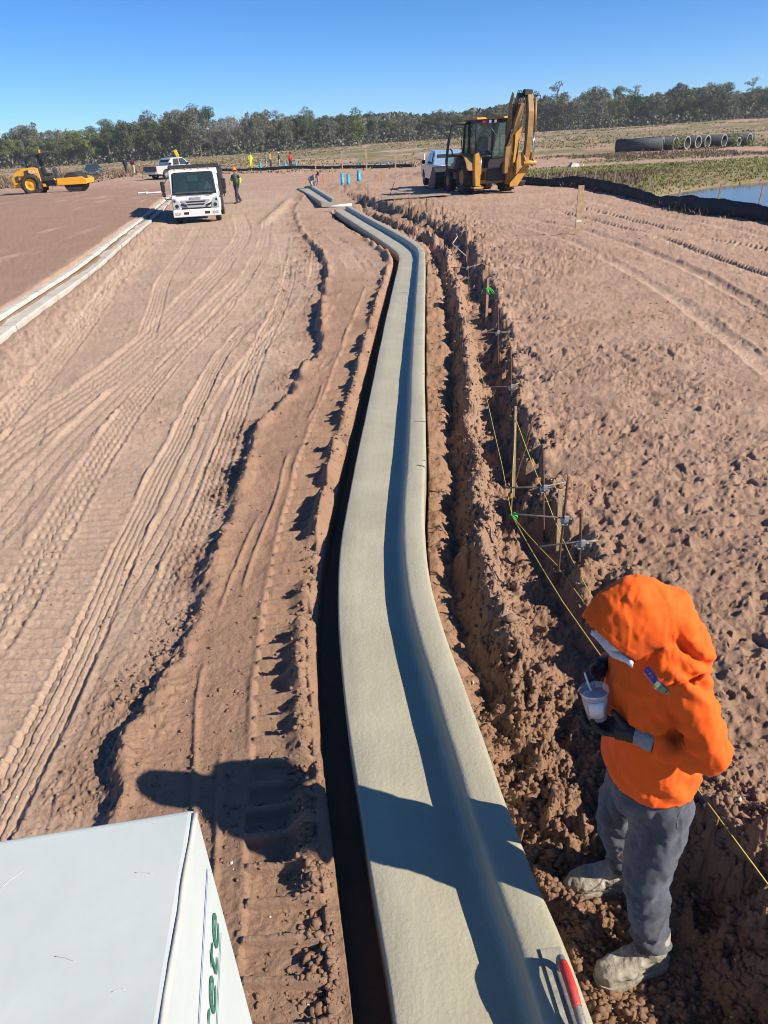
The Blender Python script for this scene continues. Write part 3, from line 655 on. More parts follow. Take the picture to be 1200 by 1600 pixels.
def the_man():
    O = Vector((.87, 1.87, -.19))
    root = empty('person', O, 0, 'person in an orange hooded shirt and grey trousers standing in the trench with a cup', 'person')
    # body: one continuous figure
    hd = Vector((-.62, -.05, -.78)); hc = Vector((.785, 1.885, 1.285))
    ux = Vector((.78, 0, -.62)).normalized()   # up of head tilted forward: from chin to crown
    up = (Vector((0, 0, 1))-hd*Vector((0, 0, 1)).dot(hd)).normalized(); rt = hd.cross(up)
    HM = Matrix((rt, hd, up)).transposed()
    b = MB(); b.ell(hc, (.074, .092, .115), 18, 14, rot=HM); b.ell(hc+hd*.075-up*.055, (.045, .05, .05), 12, 8, rot=HM)
    b.ell(hc+hd*.10-up*.005, (.016, .028, .03), 10, 8, rot=HM)
    for s_ in (-1, 1):
        b.ell(hc+rt*s_*.076-up*.005, (.010, .02, .03), 8, 6, rot=HM); b.ell(hc+hd*.083+rt*s_*.03+up*.012, (.014, .012, .01), 8, 6, rot=HM)
    b.ell(hc+hd*.098-up*.045, (.026, .012, .008), 8, 6, rot=HM)
    limb(b, [(.80, 1.885, 1.24), (.86, 1.88, 1.13)], [.055, .062])
    b.loft([ring((.86, 1.87, .60), .10, .14), ring((.86, 1.87, .72), .11, .15), ring((.85, 1.87, .92), .10, .145), ring((.85, 1.875, 1.10), .11, .165), ring((.86, 1.875, 1.19), .07, .13)])
    limb(b, [(.875, 1.72, 1.165), (.932, 1.632, .966), (.888, 1.655, .946), (.775, 1.722, .955)], [.045, .03, .03, .028]); limb(b, [(.865, 2.03, 1.165), (.865, 2.12, .95), (.735, 1.985, 1.043)], [.05, .042, .03])
    limb(b, [(.885, 1.79, .64), (.855, 1.745, .29), (.905, 1.73, -.09)], [.08, .06, .045]); limb(b, [(.865, 1.95, .64), (.835, 2.0, .26), (.92, 2.06, -.10)], [.08, .06, .045])
    remesh(b, 'body', M_skin, root, .010, 3, org=O)
    b = MB(); b.ell(hc-hd*.02+up*.02, (.083, .098, .112), 16, 12, rot=HM); b.ell(hc+hd*.055-up*.085, (.055, .05, .045), 10, 8, rot=HM)
    remesh(b, 'hair', M_hair, root, .009, 3, org=O)
    # hooded shirt
    b = MB()
    b.loft([ring((.862, 1.862, .655), .146, .172, tilt=.10), ring((.86, 1.864, .70), .150, .178, tilt=.10), ring((.856, 1.863, .76), .152, .182, tilt=.06), ring((.848, 1.866, .86), .146, .178), ring((.842, 1.87, .97), .143, .178), ring((.842, 1.873, 1.07), .145, .186), ring((.85, 1.875, 1.15), .132, .186), ring((.86, 1.876, 1.205), .11, .165), ring((.865, 1.878, 1.245), .08, .11)])
    limb(b, [(.872, 1.735, 1.17), (.898, 1.672, 1.08), (.938, 1.628, .968), (.888, 1.655, .946), (.845, 1.682, .949), (.795, 1.708, .953)], [.074, .066, .053, .050, .045, .039], sub=6)
    limb(b, [(.862, 2.015, 1.17), (.862, 2.08, 1.08), (.865, 2.125, .96), (.80, 2.05, .995), (.735, 1.988, 1.042)], [.082, .078, .062, .054, .040], sub=6)
    bt = b; b = MB()
    # hood: rings swept from the face opening over the crown to the nape
    hood = [((.700, 1.892, 1.212), .098, .128, 0.0), ((.722, 1.890, 1.240), .106, .140, .06), ((.757, 1.888, 1.275), .113, .149, .12), ((.80, 1.886, 1.302), .113, .146, .32), ((.845, 1.884, 1.305), .105, .128, .62), ((.885, 1.882, 1.28), .10, .105, 1.0), ((.905, 1.88, 1.235), .105, .085, 1.3)]
    secs = []
    for c, hw, hh, k in [(c_, a_*.93, b_*.95, k_) for c_, a_, b_, k_ in hood]:
        d = (hd*math.cos(k)+up*math.sin(k)).normalized(); u2 = (up*math.cos(k)-hd*math.sin(k)).normalized(); r_ = []
        for i in range(24):
            t = 2*math.pi*i/24; ca, sa = math.cos(t), math.sin(t); pk = 1+.10*max(0, sa)**6
            r_.append(Vector(c)+rt*(hw*ca)+u2*(hh*sa*pk))
        secs.append(r_)
    b.loft(secs)
    # bunched cloth round the shoulders
    for c, rad, tl in (((.925, 1.87, 1.225), (.075, .135, .05), .5), ((.90, 1.80, 1.20), (.09, .075, .04), .3), ((.89, 1.95, 1.20), (.09, .075, .04), .3), ((.80, 1.80, 1.175), (.055, .05, .035), -.2)):
        b.ell(c, rad, 14, 10, rot=Matrix.Rotation(tl, 3, 'Y'))
    def wr(p, n):
        x, y, z = p[:, 0], p[:, 1], p[:, 2]
        rg = 1-np.abs(fold(p, 6.0, 305, (1, 1, .6))); d = .0055*fold(p, 7.5, 301, (1, 1, .55))+.016*np.clip(rg-.6, 0, 1)**1.6+.010*np.clip(1-np.abs(fold(p, 11, 309, (1.3, 1, .35)))-.72, 0, 1)+.003*fold(p, 21, 303, (1, 1, .7))
        fore = np.exp(-(((y-1.67)/.06)**2+((z-.95)/.08)**2)); d += fore*.0075*np.sin(x*95+2.2*np.sin(z*30)+z*40)
        upa = np.exp(-(((y-1.66)/.07)**2+((z-1.03)/.07)**2)); d += upa*.008*np.sin(z*70-x*55+y*30)
        hem = np.exp(-((z-.74)/.05)**2); d += hem*.006*np.sin(np.arctan2(y-1.86, x-.86)*9+z*45)
        nk = np.exp(-(((x-.92)/.09)**2+((z-1.21)/.055)**2)); d += nk*.010*np.sin(z*95+x*70+y*18)
        hoodm = ss(1.2, 1.26, z); d += hoodm*.0045*np.sin((x-.8)*38+(y-1.88)*22*np.sign(y-1.88)+z*20)*ss(.72, .8, x)
        d += hoodm*.0045*np.exp(-((y-1.886)/.004)**2)   # centre seam
        ci = np.sin((z-.55*x)*48+5*fbm(y*6, x*6, 320, 2)); d += .0028*np.exp(-(((z-.9)/.12)**2))*np.clip(ci, 0, 1)
        d -= .0035*np.exp(-((y-1.712-.12*(x-.86))/.0045)**2)*ss(1.0, 1.05, z)*(1-hoodm)
        d += .0022*ss(-.03, -.022, (p-np.array((.704, 1.890, 1.216)))@np.array(hd))*hoodm
        d += .002*(1-ss(.722, .727, z))
        return d
    c0 = np.array((.704, 1.890, 1.216)); hdn = np.array(hd)
    def cut(p):
        op = ((p-c0)@hdn > 0) & (p[:, 2] > 1.04) & (p[:, 0] < .83) & ((p-c0)@hdn < .09) & (np.hypot((p-c0)@np.array(rt), (p-c0)@np.array(up)) < .155)
        return op
    remesh(b, 'hood', M_orange, root, .0055, 5, disp=wr, cut=cut, solid=.004, org=O)
    sh = remesh(bt, 'hooded_shirt', M_orange, root, .0055, 5, disp=wr, cut=lambda p: p[:, 2] < .695+.02*np.sin((p[:, 1]-1.86)*14)-.06*(p[:, 0]-.86), solid=.004, org=O)
    # hood hem and shirt hem stitched bands
    # printed chest mark
    M_lb = mat('blue_print', (.06, .06, .36), .7); M_lg = mat('green_print', (.26, .42, .10), .7); M_lw = mat('pale_print', (.42, .40, .36), .7)
    bpy.context.view_layer.update()
    e1 = Vector((.064, -.056, -.036)).normalized(); nn = Vector((-.62, -.70, .12)).normalized(); e2 = nn.cross(e1).normalized()
    if e2.z < 0: e2 = -e2
    cc = Vector((.776, 1.725, 1.170))
    dgm = bpy.context.evaluated_depsgraph_get(); she = sh.evaluated_get(dgm)
    def patch(name, u0, u1, v0, v1, m_, nu=10, nv=3):
        vs = []
        for j in range(nv+1):
            for i in range(nu+1):
                p = cc+e1*(u0+(u1-u0)*i/nu)+e2*(v0+(v1-v0)*j/nv)
                ok, h, nr_, _ = she.ray_cast(p+nn*.15-O, -nn)
                vs.append((h+nn*.0016) if ok else (p-O))
        fs = [(j*(nu+1)+i, j*(nu+1)+i+1, (j+1)*(nu+1)+i+1, (j+1)*(nu+1)+i) for j in range(nv) for i in range(nu)]
        MB().add(vs, fs, smooth=True).build(name, m_, root)
    patch('chest_print', -.045, .002, -.004, .013, M_lb); patch('chest_print', .002, .046, -.006, .008, M_lg); patch('chest_print', -.03, .046, .0095, .0125, M_lb)
    for i in range(10): patch('print_letter', -.04+i*.0082, -.0345+i*.0082, -.012, -.008, M_lw, 1, 1)
    for i in range(4): patch('print_letter', -.040+i*.0105, -.034+i*.0105, .001, .008, M_lw, 1, 1)
    for i in range(4): patch('print_letter', .007+i*.0098, .013+i*.0098, -.003, .004, M_lb, 1, 1)
    # cap brim
    b = MB(); n_ = 14; secs = []
    for i in range(n_+1):
        t = math.pi*(i/n_)-math.pi/2; rr = .066
        bf = (hd*.72+up*.62).normalized()
        root_p = hc+hd*.055+up*.052+rt*(.070*math.sin(t)); tip = hc+hd*(.078+.018*math.cos(t))+up*.045+bf*(.052*math.cos(t)**.6)+rt*(.078*math.sin(t))-up*.018*math.sin(t)**2
        th = rt.cross(bf).normalized()*.0022
        secs.append([root_p-O+th, tip-O+th, tip-O-th, root_p-O-th])
    b.loft(secs); b.build('cap_brim', M_cap, root, smooth=True)
    # cloth flap hanging under the hood edge
    b = MB(); secs = []
    for i in range(13):
        t = i/12; p = Vector((.650, 1.955, 1.205)).lerp(Vector((.735, 1.800, 1.188)), t)+Vector((0, 0, .006*math.sin(t*9)))
        w = .017+.009*math.sin(t*3.1)
        dn = Vector((-.25, -.45, -.85)).normalized(); n2 = Vector((-.7, -.4, .5)).normalized()*.0018
        secs.append([p-O+n2, p-O+dn*w+n2+Vector((.002*math.sin(t*31), 0, 0)), p-O+dn*w-n2, p-O-n2])
    b.loft(secs); b.build('cap_cloth', M_cap, root, smooth=True)
    # trousers
    b = MB()
    b.loft([ring((.868, 1.862, .80), .122, .155), ring((.868, 1.865, .72), .137, .172), ring((.87, 1.868, .64), .143, .178), ring((.872, 1.872, .57), .128, .172), ring((.872, 1.875, .53), .09, .14)])
    limb(b, [(.895, 1.785, .62), (.882, 1.765, .47), (.852, 1.742, .30), (.878, 1.735, .12), (.908, 1.730, -.085)], [.100, .090, .074, .069, .066], sub=6)
    limb(b, [(.862, 1.955, .62), (.846, 1.975, .47), (.826, 2.002, .27), (.875, 2.04, .10), (.918, 2.06, -.085)], [.097, .086, .071, .067, .065], sub=6)
    def wj(p, n):
        x, y, z = p[:, 0], p[:, 1], p[:, 2]
        rg = 1-np.abs(fold(p, 8.0, 335, (1, 1, .45))); d = .006*np.clip(rg-.6, 0, 1)+.006*fold(p, 9, 331, (1, 1, .5))+.003*fold(p, 24, 333)
        kn = np.exp(-((z-.25)/.10)**2); d += kn*.0035*np.sin(z*70+x*25+2.5*np.sin(y*30+x*20))
        an = np.exp(-((z+.02)/.07)**2); d += an*.007*np.sin(z*90+x*40+2*np.sin(y*40))
        th = np.exp(-((z-.5)/.12)**2); d += th*.003*np.sin(z*60-x*50+y*30)
        d += .0035*np.exp(-(((x-.885-.05*np.sin(z*4))/.005)**2))*(y < 1.75)   # side seam
        return d
    tr = remesh(b, 'trousers', M_jean, root, .0065, 5, disp=wj, cut=lambda p: (p[:, 2] < -.062) | (p[:, 2] > .78), solid=.004, org=O)
    tre = tr.evaluated_get(bpy.context.evaluated_depsgraph_get())
    M_st = mat('pale_stitching', (.20, .20, .20), .8)
    # pocket seam lines on the near thigh
    for pl in ([(.925, .668), (.912, .655), (.902, .635), (.900, .612), (.905, .59)],):
        pts = []
        for x, z in pl:
            ok, h, nr_, _ = tre.ray_cast(Vector((x, 1.4, z))-O, Vector((0, 1, 0)))
            if ok: pts.append(h+Vector((0, -.001, 0)))
        if len(pts) > 2: MB().tube(pts, .0012, 5).build('pocket_seam', M_st, root)
    # boots
    def boot(heel, toe, z0, ank):
        heel = Vector(heel); toe = Vector(toe); d = (toe-heel); L_ = d.length; d.normalize(); sd = Vector((-d.y, d.x, 0)); b = MB(); secs = []
        for t, hw, hh in ((-.02, .025, .05), (.03, .042, .10), (.12, .047, .125), (.26, .046, .13), (.42, .046, .105), (.60, .052, .085), (.78, .053, .074), (.90, .046, .062), (.97, .030, .045), (1.0, .012, .03)):
            c = heel+d*(t*L_); secs.append([c+sd*(hw*math.copysign(abs(math.cos(a))**.7, math.cos(a)))+Vector((0, 0, z0+hh/2+hh/2*math.copysign(abs(math.sin(a))**.7, math.sin(a)))) for a in [2*math.pi*i/16 for i in range(16)]])
        b.loft(secs); limb(b, [heel+d*.055+Vector((0, 0, z0+.07)), Vector(ank)], [.056, .060])
        o = remesh(b, 'boot', M_boot, root, .0065, 4, disp=lambda p, n: .005*fold(p, 16, 341)+.0025*fold(p, 45, 343), org=O)
        b = MB(); secs = []
        for t, hw in ((-.03, .03), (.03, .046), (.15, .05), (.30, .047), (.42, .048), (.60, .056), (.80, .057), (.92, .048), (1.0, .028), (1.02, .01)):
            c = heel+d*(t*L_); secs.append([c+sd*hw+Vector((0, 0, z0-.012))-O, c+sd*hw+Vector((0, 0, z0+.016))-O, c-sd*hw+Vector((0, 0, z0+.016))-O, c-sd*hw+Vector((0, 0, z0-.012))-O])
        o2 = b.loft(secs).build('sole', M_boot, smooth=False); o2.parent = o
    boot((.965, 1.735, 0), (.695, 1.655, 0), -.168, (.91, 1.728, .0)); boot((.975, 2.075, 0), (.672, 2.045, 0), -.175, (.925, 2.06, -.01))
    # gloves: palm, four fingers, thumb
    def glove(wrist, cuff, palm, knuck, fingers, thumb, nm='glove'):
        b = MB(); wrist = Vector(wrist); palm = [Vector(p) for p in palm]
        limb(b, [cuff, wrist], [.034, .031]); limb(b, [wrist]+palm, [.030]+[.034]*(len(palm)), n=12)
        for k in knuck: limb(b, [palm[0], k], [.024, .0135])
        for f_ in fingers: limb(b, f_, [.0125, .0118, .0108, .0085][:len(f_)], n=10)
        limb(b, thumb, [.019, .0135, .0115, .009][:len(thumb)], n=10)
        o = remesh(b, nm, M_black, root, .0032, 3, disp=lambda p, n: .0009*fold(p, 60, 351), org=O)
        b = MB(); limb(b, [cuff, wrist, wrist.lerp(palm[0], .3)], [.0365, .034, .0345])
        c_ = remesh(b, 'cuff', M_grey, None, .004, 2, disp=lambda p, n: .0018*fold(p, 40, 355), org=O); c_.parent = o
    # left hand cradles the cup from below, thumb on the near side
    glove((.757, 1.735, .957), (.797, 1.707, .953), [(.725, 1.757, .957), (.700, 1.775, .950)], [(.684, 1.770, .938), (.680, 1.790, .932), (.684, 1.810, .934), (.694, 1.826, .940)],
          [[(.684, 1.770, .938), (.655, 1.776, .940), (.634, 1.784, .955), (.622, 1.791, .976)], [(.680, 1.790, .932), (.645, 1.803, .926), (.615, 1.816, .940), (.603, 1.822, .966)], [(.684, 1.810, .934), (.650, 1.830, .926), (.620, 1.850, .940), (.608, 1.852, .966)], [(.694, 1.826, .940), (.668, 1.856, .936), (.645, 1.872, .950), (.634, 1.872, .970)]],
          [(.722, 1.750, .962), (.706, 1.758, .988), (.692, 1.772, 1.006), (.678, 1.780, 1.020)])
    # right hand pinches the spoon above the cup
    glove((.723, 1.975, 1.046), (.752, 2.0, 1.034), [(.700, 1.955, 1.055), (.682, 1.938, 1.062)], [(.668, 1.930, 1.078), (.664, 1.938, 1.066), (.666, 1.946, 1.052), (.674, 1.952, 1.040)],
          [[(.668, 1.930, 1.078), (.650, 1.905, 1.086), (.645, 1.884, 1.080), (.647, 1.872, 1.070)], [(.664, 1.938, 1.066), (.642, 1.915, 1.072), (.634, 1.895, 1.064), (.638, 1.884, 1.052)], [(.666, 1.946, 1.052), (.643, 1.926, 1.052), (.636, 1.908, 1.042), (.644, 1.898, 1.032)], [(.674, 1.952, 1.040), (.654, 1.936, 1.034), (.647, 1.920, 1.026), (.654, 1.910, 1.018)]],
          [(.700, 1.940, 1.066), (.682, 1.912, 1.078), (.666, 1.890, 1.076), (.656, 1.877, 1.066)])
    return root
the_man()
def the_cup():
    root = empty('plastic_cup', (.653, 1.828, .952), 0, 'clear plastic cup of pale pink drink in the gloved hand of the orange worker', 'cup', rot=(R(-6), R(-9), 0))
    M_clear = mat('clear_plastic', (.93, .93, .93), .08, alpha=.26, spec=.8); M_drink = mat('pink_drink', (.74, .52, .49), .4, var=.2, vscale=30)
    M_strw = mat('white_plastic', (.82, .82, .82), .35); M_lbl = mat('paper_sticker', (.80, .78, .76), .7, var=.1, vscale=60)
    MB().lathe([(.0, 0), (.031, 0), (.033, .004), (.0445, .102), (.0475, .104), (.0475, .108), (.0435, .106), (.032, .006), (0, .004)], (0, 0, 0), (0, 0, 1), 32).build('cup_wall', M_clear, root)
    MB().lathe([(0, .005), (.0315, .005), (.041, .082), (.03, .088), (.012, .091), (0, .088)], (0, 0, 0), (0, 0, 1), 28).build('drink', M_drink, root)
    b = MB(); secs = []
    for i in range(7):
        a = R(225)+R(75)*i/6; secs.append([(math.cos(a)*r_, math.sin(a)*r_, z) for r_, z in ((.0358, .022), (.0428, .084), (.0434, .084), (.0364, .022))])
    b.loft(secs).build('sticker', M_lbl, root)
    b = MB(); limb(b, [(.006, .0, .04), (-.010, .030, .115), (-.014, .046, .145)], [.0042, .0036, .003], n=8); b.ell((.007, -.004, .03), (.012, .004, .016)); b.build('spoon', M_strw, root)
the_cup()
# ------------------------------------------------------------------ trowel on the curb
def trowel():
    t = (Vector((.625, 0.8, 0))-Vector((.552, 1.66, 0))).normalized(); s_ = Vector((t.y, -t.x, 0)); s_ = -s_ if s_.x < 0 else s_
    o = Vector((.462, 1.612, .110))
    root = empty('hand_trowel', o, 0, 'steel finishing trowel with a worn red handle lying on the curb', 'trowel')
    M_steel = mat('cement_smeared_steel', (.34, .31, .245), .6, metal=.1, var=.35, vscale=18, bump=.3, bscale=60); M_al = mat('worn_aluminium', (.22, .20, .18), .6, metal=.3, var=.3, vscale=30)
    M_red = mat('chipped_red_paint', (.50, .022, .015), .5, var=.2, vscale=30, dirt=.25, dcol=(.5, .42, .36), bump=.2)
    b = MB(); w = .072; L_ = .34
    P = lambda u, v, z=0: s_*u+t*v+Vector((0, 0, z))
    b.add([P(0, 0), P(w, .0), P(w, L_), P(0, L_), P(0, 0, .0025), P(w, 0, .0025), P(w, L_, .0025), P(0, L_, .0025)], [(0, 3, 2, 1), (4, 5, 6, 7), (0, 1, 5, 4), (1, 2, 6, 5), (2, 3, 7, 6), (3, 0, 4, 7)])
    b.build('blade', M_steel, root)
    b = MB(); b.box(P(.045, .20, .008), (.03, .26, .012), rot=(0, 0, math.atan2(t.y, t.x)-math.pi/2)); b.build('rib', M_al, root, bevel=.003)
    b = MB(); limb(b, [P(.045, .085, .008), P(.045, .068, .03), P(.045, .075, .056), P(.045, .10, .066)], [.012, .013, .014, .0145], n=12); b.build('front_post', M_al, root)
    b = MB(); limb(b, [P(.045, .095, .064), P(.045, .13, .072), P(.046, .19, .070), P(.046, .235, .062)], [.0155, .0175, .0178, .016], n=14); b.build('handle', M_red, root)
    b = MB(); limb(b, [P(.046, .225, .062), P(.046, .27, .054), P(.046, .30, .040), P(.045, .31, .008)], [.0150, .0150, .014, .012], n=12); b.ell(P(.052, .262, .068), (.005, .005, .002)); b.build('rear_post', M_al, root)
trowel()
# ------------------------------------------------------------------ form pins, clamps, string line
M_rust = mat('rusty_steel', (.16, .085, .05), .8, metal=.3, var=.5, vscale=30, bump=.3, bscale=80)
M_zinc = mat('zinc_clamp', (.55, .54, .52), .45, metal=.6, var=.3, vscale=40); M_bar = mat('grey_bar', (.24, .21, .18), .6, metal=.5, var=.4, vscale=20)
M_wood = mat('raw_stake_wood', (.50, .35, .20), .85, var=.3, vscale=12, bump=.3, bscale=50); M_woodg = mat('weathered_stake_wood', (.34, .27, .19), .9, var=.3, vscale=10)
M_string = mat('yellow_string', (.62, .46, .10), .8); M_ribbon = mat('green_ribbon', (.04, .62, .07), .6)
def pin(base, top, clamp, b0, b1, label, r=.0085, mt=None):
    base = Vector(base); top = Vector(top); root = empty('form_pin', base, 0, label, 'steel pin', 'steel pins holding the string line')
    d = top-base
    b = MB(); b.tube([-d*.28]+[d*(i/6)+Vector((.002*math.sin(i*2.1), 0, 0)) for i in range(7)], [r]*7+[r*1.15], 8); b.build('rod', mt or M_rust, root)
    if clamp:
        c = Vector(clamp)-base; b = MB(); b.box(c, (.045, .03, .028)); b.box(c+Vector((.012, -.02, .012)), (.03, .02, .045)); b.box(c+Vector((0, -.012, -.022)), (.04, .028, .012), rot=(.3, .1, 0)); b.build('clamp', M_zinc, root, bevel=.002)
        b = MB(); b.tube([Vector(b0)-base, c+Vector((0, .014, .005)), Vector(b1)-base], .0065, 7); b.build('arm', M_bar, root)
        b = MB(); b.cyl(c+Vector((.02, -.02, .01)), c+Vector((.045, -.028, .014)), .009, n=8); b.box(c+Vector((.050, -.03, .014)), (.008, .034, .012)); b.build('thumb_screw', M_bar, root)
    return root
pin((1.249, 4.10, -.05), (1.215, 4.06, .541), (1.225, 4.065, .315), (.955, 4.05, .317), (1.337, 4.06, .331), 'nearest rusty steel pin with a white clamp, just above the orange hood')
pin((1.125, 4.188, -.08), (1.154, 4.188, .725), (1.144, 4.188, .426), (.811, 4.188, .487), (1.19, 4.19, .424), 'leaning rusty pin whose arm reaches the green ribbon')
pin((1.185, 4.861, -.08), (1.148, 4.861, .635), (1.163, 4.861, .334), (.888, 4.861, .355), (1.332, 4.861, .376), 'upright rusty pin beyond the yellow wooden stake, with cross arm')
pin((1.142, 5.868, -.10), (1.287, 5.868, .471), None, None, None, 'bare pin leaning strongly right beside the tall tan pin')
pin((1.448, 7.723, -.05), (1.422, 7.723, .615), (1.434, 7.723, .197), (1.137, 7.723, .213), (1.53, 7.723, .242), 'rusty pin with low clamp at the bank edge, before the footprint')
pin((1.606, 9.618, -.05), (1.59, 9.618, .702), (1.59, 9.618, .335), (1.382, 9.618, .338), (1.739, 9.618, .336), 'rusty pin with clamp next nearer than the ribboned wooden stake')
pin((1.802, 14.193, -.05), (1.75, 14.193, 1.0), (1.765, 14.193, .454), (1.47, 14.193, .48), (2.024, 14.193, .52), 'tall pin with clamp beyond the ribboned wooden stake')
pin((2.36, 19.12, 0), (2.342, 19.12, .936), (2.344, 19.12, .28), (2.015, 19.12, .281), (2.36, 19.12, .309), 'farthest clamped pin, at the bend of the curb')
for i, (x, y, z, lb) in enumerate(((1.515, 29.34, .732, 'thin bare pin in the crumbled soil left of the backhoe shadow'), (2.09, 28.5, .715, 'thin bare pin second from left below the backhoe'), (2.469, 26.43, .558, 'short thin bare pin on the bank right of the other far pins'), (1.081, 40.19, .729, 'thin dark rod leaning right before the grey board'))):
    q = .12 if i == 3 else 0
    pin((x, y, .05), (x+q*2.5, y, z), None, None, None, lb, r=.014)
def stake(base, top, w, t, label, mt=M_wood, ribbon=None, group=None, name='wooden_stake', paint=None):
    base = Vector(base); top = Vector(top); d = top-base; root = empty(name, base, 0, label, 'stake', group)
    u = Vector((1, 0, 0)); v = d.cross(u).normalized(); u = v.cross(d).normalized(); L_ = d.length; d.normalize(); b = MB()
    secs = [[d*h+u*(a*w/2*k)+v*(c*t/2*k) for a, c in ((-1, -1), (1, -1), (1, 1), (-1, 1))] for h, k in ((-.25, .2), (-.1, 1), (L_*.5, 1.0), (L_, .97))]
    b.loft(secs, smooth=False); b.build('post', mt, root)
    if ribbon:
        b = MB(); h = ribbon; rr = random.Random(int(h*1000))
        for k in range(5):
            a = rr.uniform(-3, 3); pts = [d*h*L_+u*.012*math.cos(a)+v*.012*math.sin(a)]
            for q in range(4): pts.append(pts[-1]+Vector((.03*math.cos(a+q*.6), .02*math.sin(a+q*.5), -.018*q+.008)))
            b.tube(pts, .006, 4)
        b.build('ribbon', M_ribbon, root)
    if paint:
        b = MB(); b.box(d*L_*paint[0]+v*-(t/2+.001), (w*.9, .002, paint[1])); b.build('paint_mark', paint[2], root)
    return root
stake((1.218, 4.549, -.08), (1.207, 4.549, .466), .03, .018, 'yellowish wooden stake between the two nearest rusty pins')
stake((1.095, 5.61, -.10), (1.087, 5.61, .708), .018, .014, 'tall thin tan stake where the yellow strings meet')
stake((1.836, 12.218, -.05), (1.857, 12.218, .585), .035, .02, 'wooden stake on the bank with a green ribbon near its foot', ribbon=.75)
M_wp = mat('white_marker_paint', (.75, .73, .70), .7)
stake((5.427, 20.446, gz(5.427, 20.446)), (5.44, 20.446, 1.36), .15, .05, 'lone thick wooden stake with a white mark standing right of the backhoe', paint=(.28, .06, M_wp))
# green ribbon knot on the string
rb = empty('ribbon_knot', (.988, 5.1, 0), 0, 'bright green plastic ribbon knotted on the yellow string', 'ribbon'); b = MB(); rr = random.Random(5)
for k in range(7):
    a = rr.uniform(0, 6.28); p = Vector((0, 0, .005)); pts = [p]
    for q in range(5): p = p+Vector((.018*math.cos(a+q*.9), .014*math.sin(a+q*.7), .010-.008*q)); pts.append(p)
    b.tube(pts, .0045, 4)
b.build('loop', M_ribbon, rb)
def string(pts, label):
    P = [Vector(p) for p in pts]; q = []
    for a, c in zip(P[:-1], P[1:]):
        for i in range(8): q.append(a.lerp(c, i/8)-Vector((0, 0, .012*math.sin(math.pi*i/8))))
    q.append(P[-1]); return tag(MB().tube(q, .0024, 5).build('string_line', M_string), label, 'string', 'string lines along the trench')
string([(1.201, 8.6, .29), (1.046, 5.9, .06), (.988, 5.1, .0), (1.057, 3.75, .09), (1.274, 1.7, .26)], 'longest yellow string, running the trench from far pins past the man')
string([(1.092, 5.61, .60), (1.165, 4.861, .31), (1.215, 4.2, .13), (1.26, 3.3, .10)], 'yellow string hanging from the tall tan stake past the clamps')
string([(.988, 5.1, .0), (1.151, 4.3, .02), (1.23, 3.3, .13)], 'short yellow string from the green ribbon toward the hood')
string([(1.092, 5.61, .60), (1.04, 5.4, .3), (.984, 5.1, .005)], 'steep yellow string from the tan stake down to the ribbon')
tag(MB().tube([(2.36, 21.5, .25), (2.3, 20.6, .27), (2.02, 19.2, .27), (2.1, 17.2, .26)], .012, 6).build('guide_pipe', mat('pale_tube', (.50, .44, .36), .7)), 'thin pale tube bending over the pit beside the curb bend', 'tube')
# ------------------------------------------------------------------ far stakes
fs = [(.047, 72.0, 1.92, 'tall pale stake before the small blue pond'), (2.743, 76.1, 1.39, 'stake right of the small blue pond, left of the silver one'), (5.402, 92.8, .88, 'short stake standing left of the white post'), (-2.525, 87.9, 1.76, 'thin tall stake left of the small blue pond'), (-5.708, 92.9, 1.08, 'stake right of the red-shirted person'), (-2.442, 58.7, .98, 'pale stake behind the bending worker'), (-2.825, 60.1, .79, 'second pale stake behind the bending worker'), (-1.261, 57.5, .72, 'short stake between the turquoise pipes'), (1.061, 32.48, .53, 'pale stake with green tape above the end of the curb'), (.021, 39.16, .61, 'short stake beyond the end of the curb')]
for x, y, z, lb in fs:
    g0 = gz(x, y); stake((x, y, g0), (x+.03, y, max(z, g0+.5)), .06 if y < 50 else .12, .04, lb, M_wood if y > 50 else M_woodg, ribbon=.55 if 'tape' in lb else None)
M_or = mat('orange_paint', (.75, .18, .06), .7)
for x, y, z, lb in ((-2.989, 55.75, .70, 'orange-painted stake just right of the bending worker'), (1.019, 55.95, .66, 'orange-painted stake beyond the turquoise pipes')):
    stake((x, y, gz(x, y)), (x, y, z), .08, .03, lb, M_or)
b = MB(); b.cyl((6.486, 90.73, -.2), (6.486, 90.73, .93), .10, n=12); b.cyl((6.486, 90.73, .93), (6.486, 90.73, .98), .12, n=12); tag(b.build('marker_post', mat('white_pvc', (.80, .80, .78), .5)), 'white plastic post in the field left of the blue pickup', 'post')
rs = [(33.19, 120.9, 'stake in the field left of the dark pipe stack'), (44.93, 131.7, 'left one of the pair of stakes behind the pipes'), (45.9, 130.2, 'right one of the pair of stakes behind the pipes'), (56.83, 148.7, 'left stake above the middle of the pipe row'), (58.0, 146.5, 'right stake above the middle of the pipe row'), (23.25, 106.1, 'short pale stake by the dirt track near the backhoe'), (27.66, 114.0, 'short pale stake farther along the dirt track')]
for x, y, lb in rs: g0 = gz(x, y); stake((x, y, g0), (x, y, g0+1.15), .12, .05, lb)
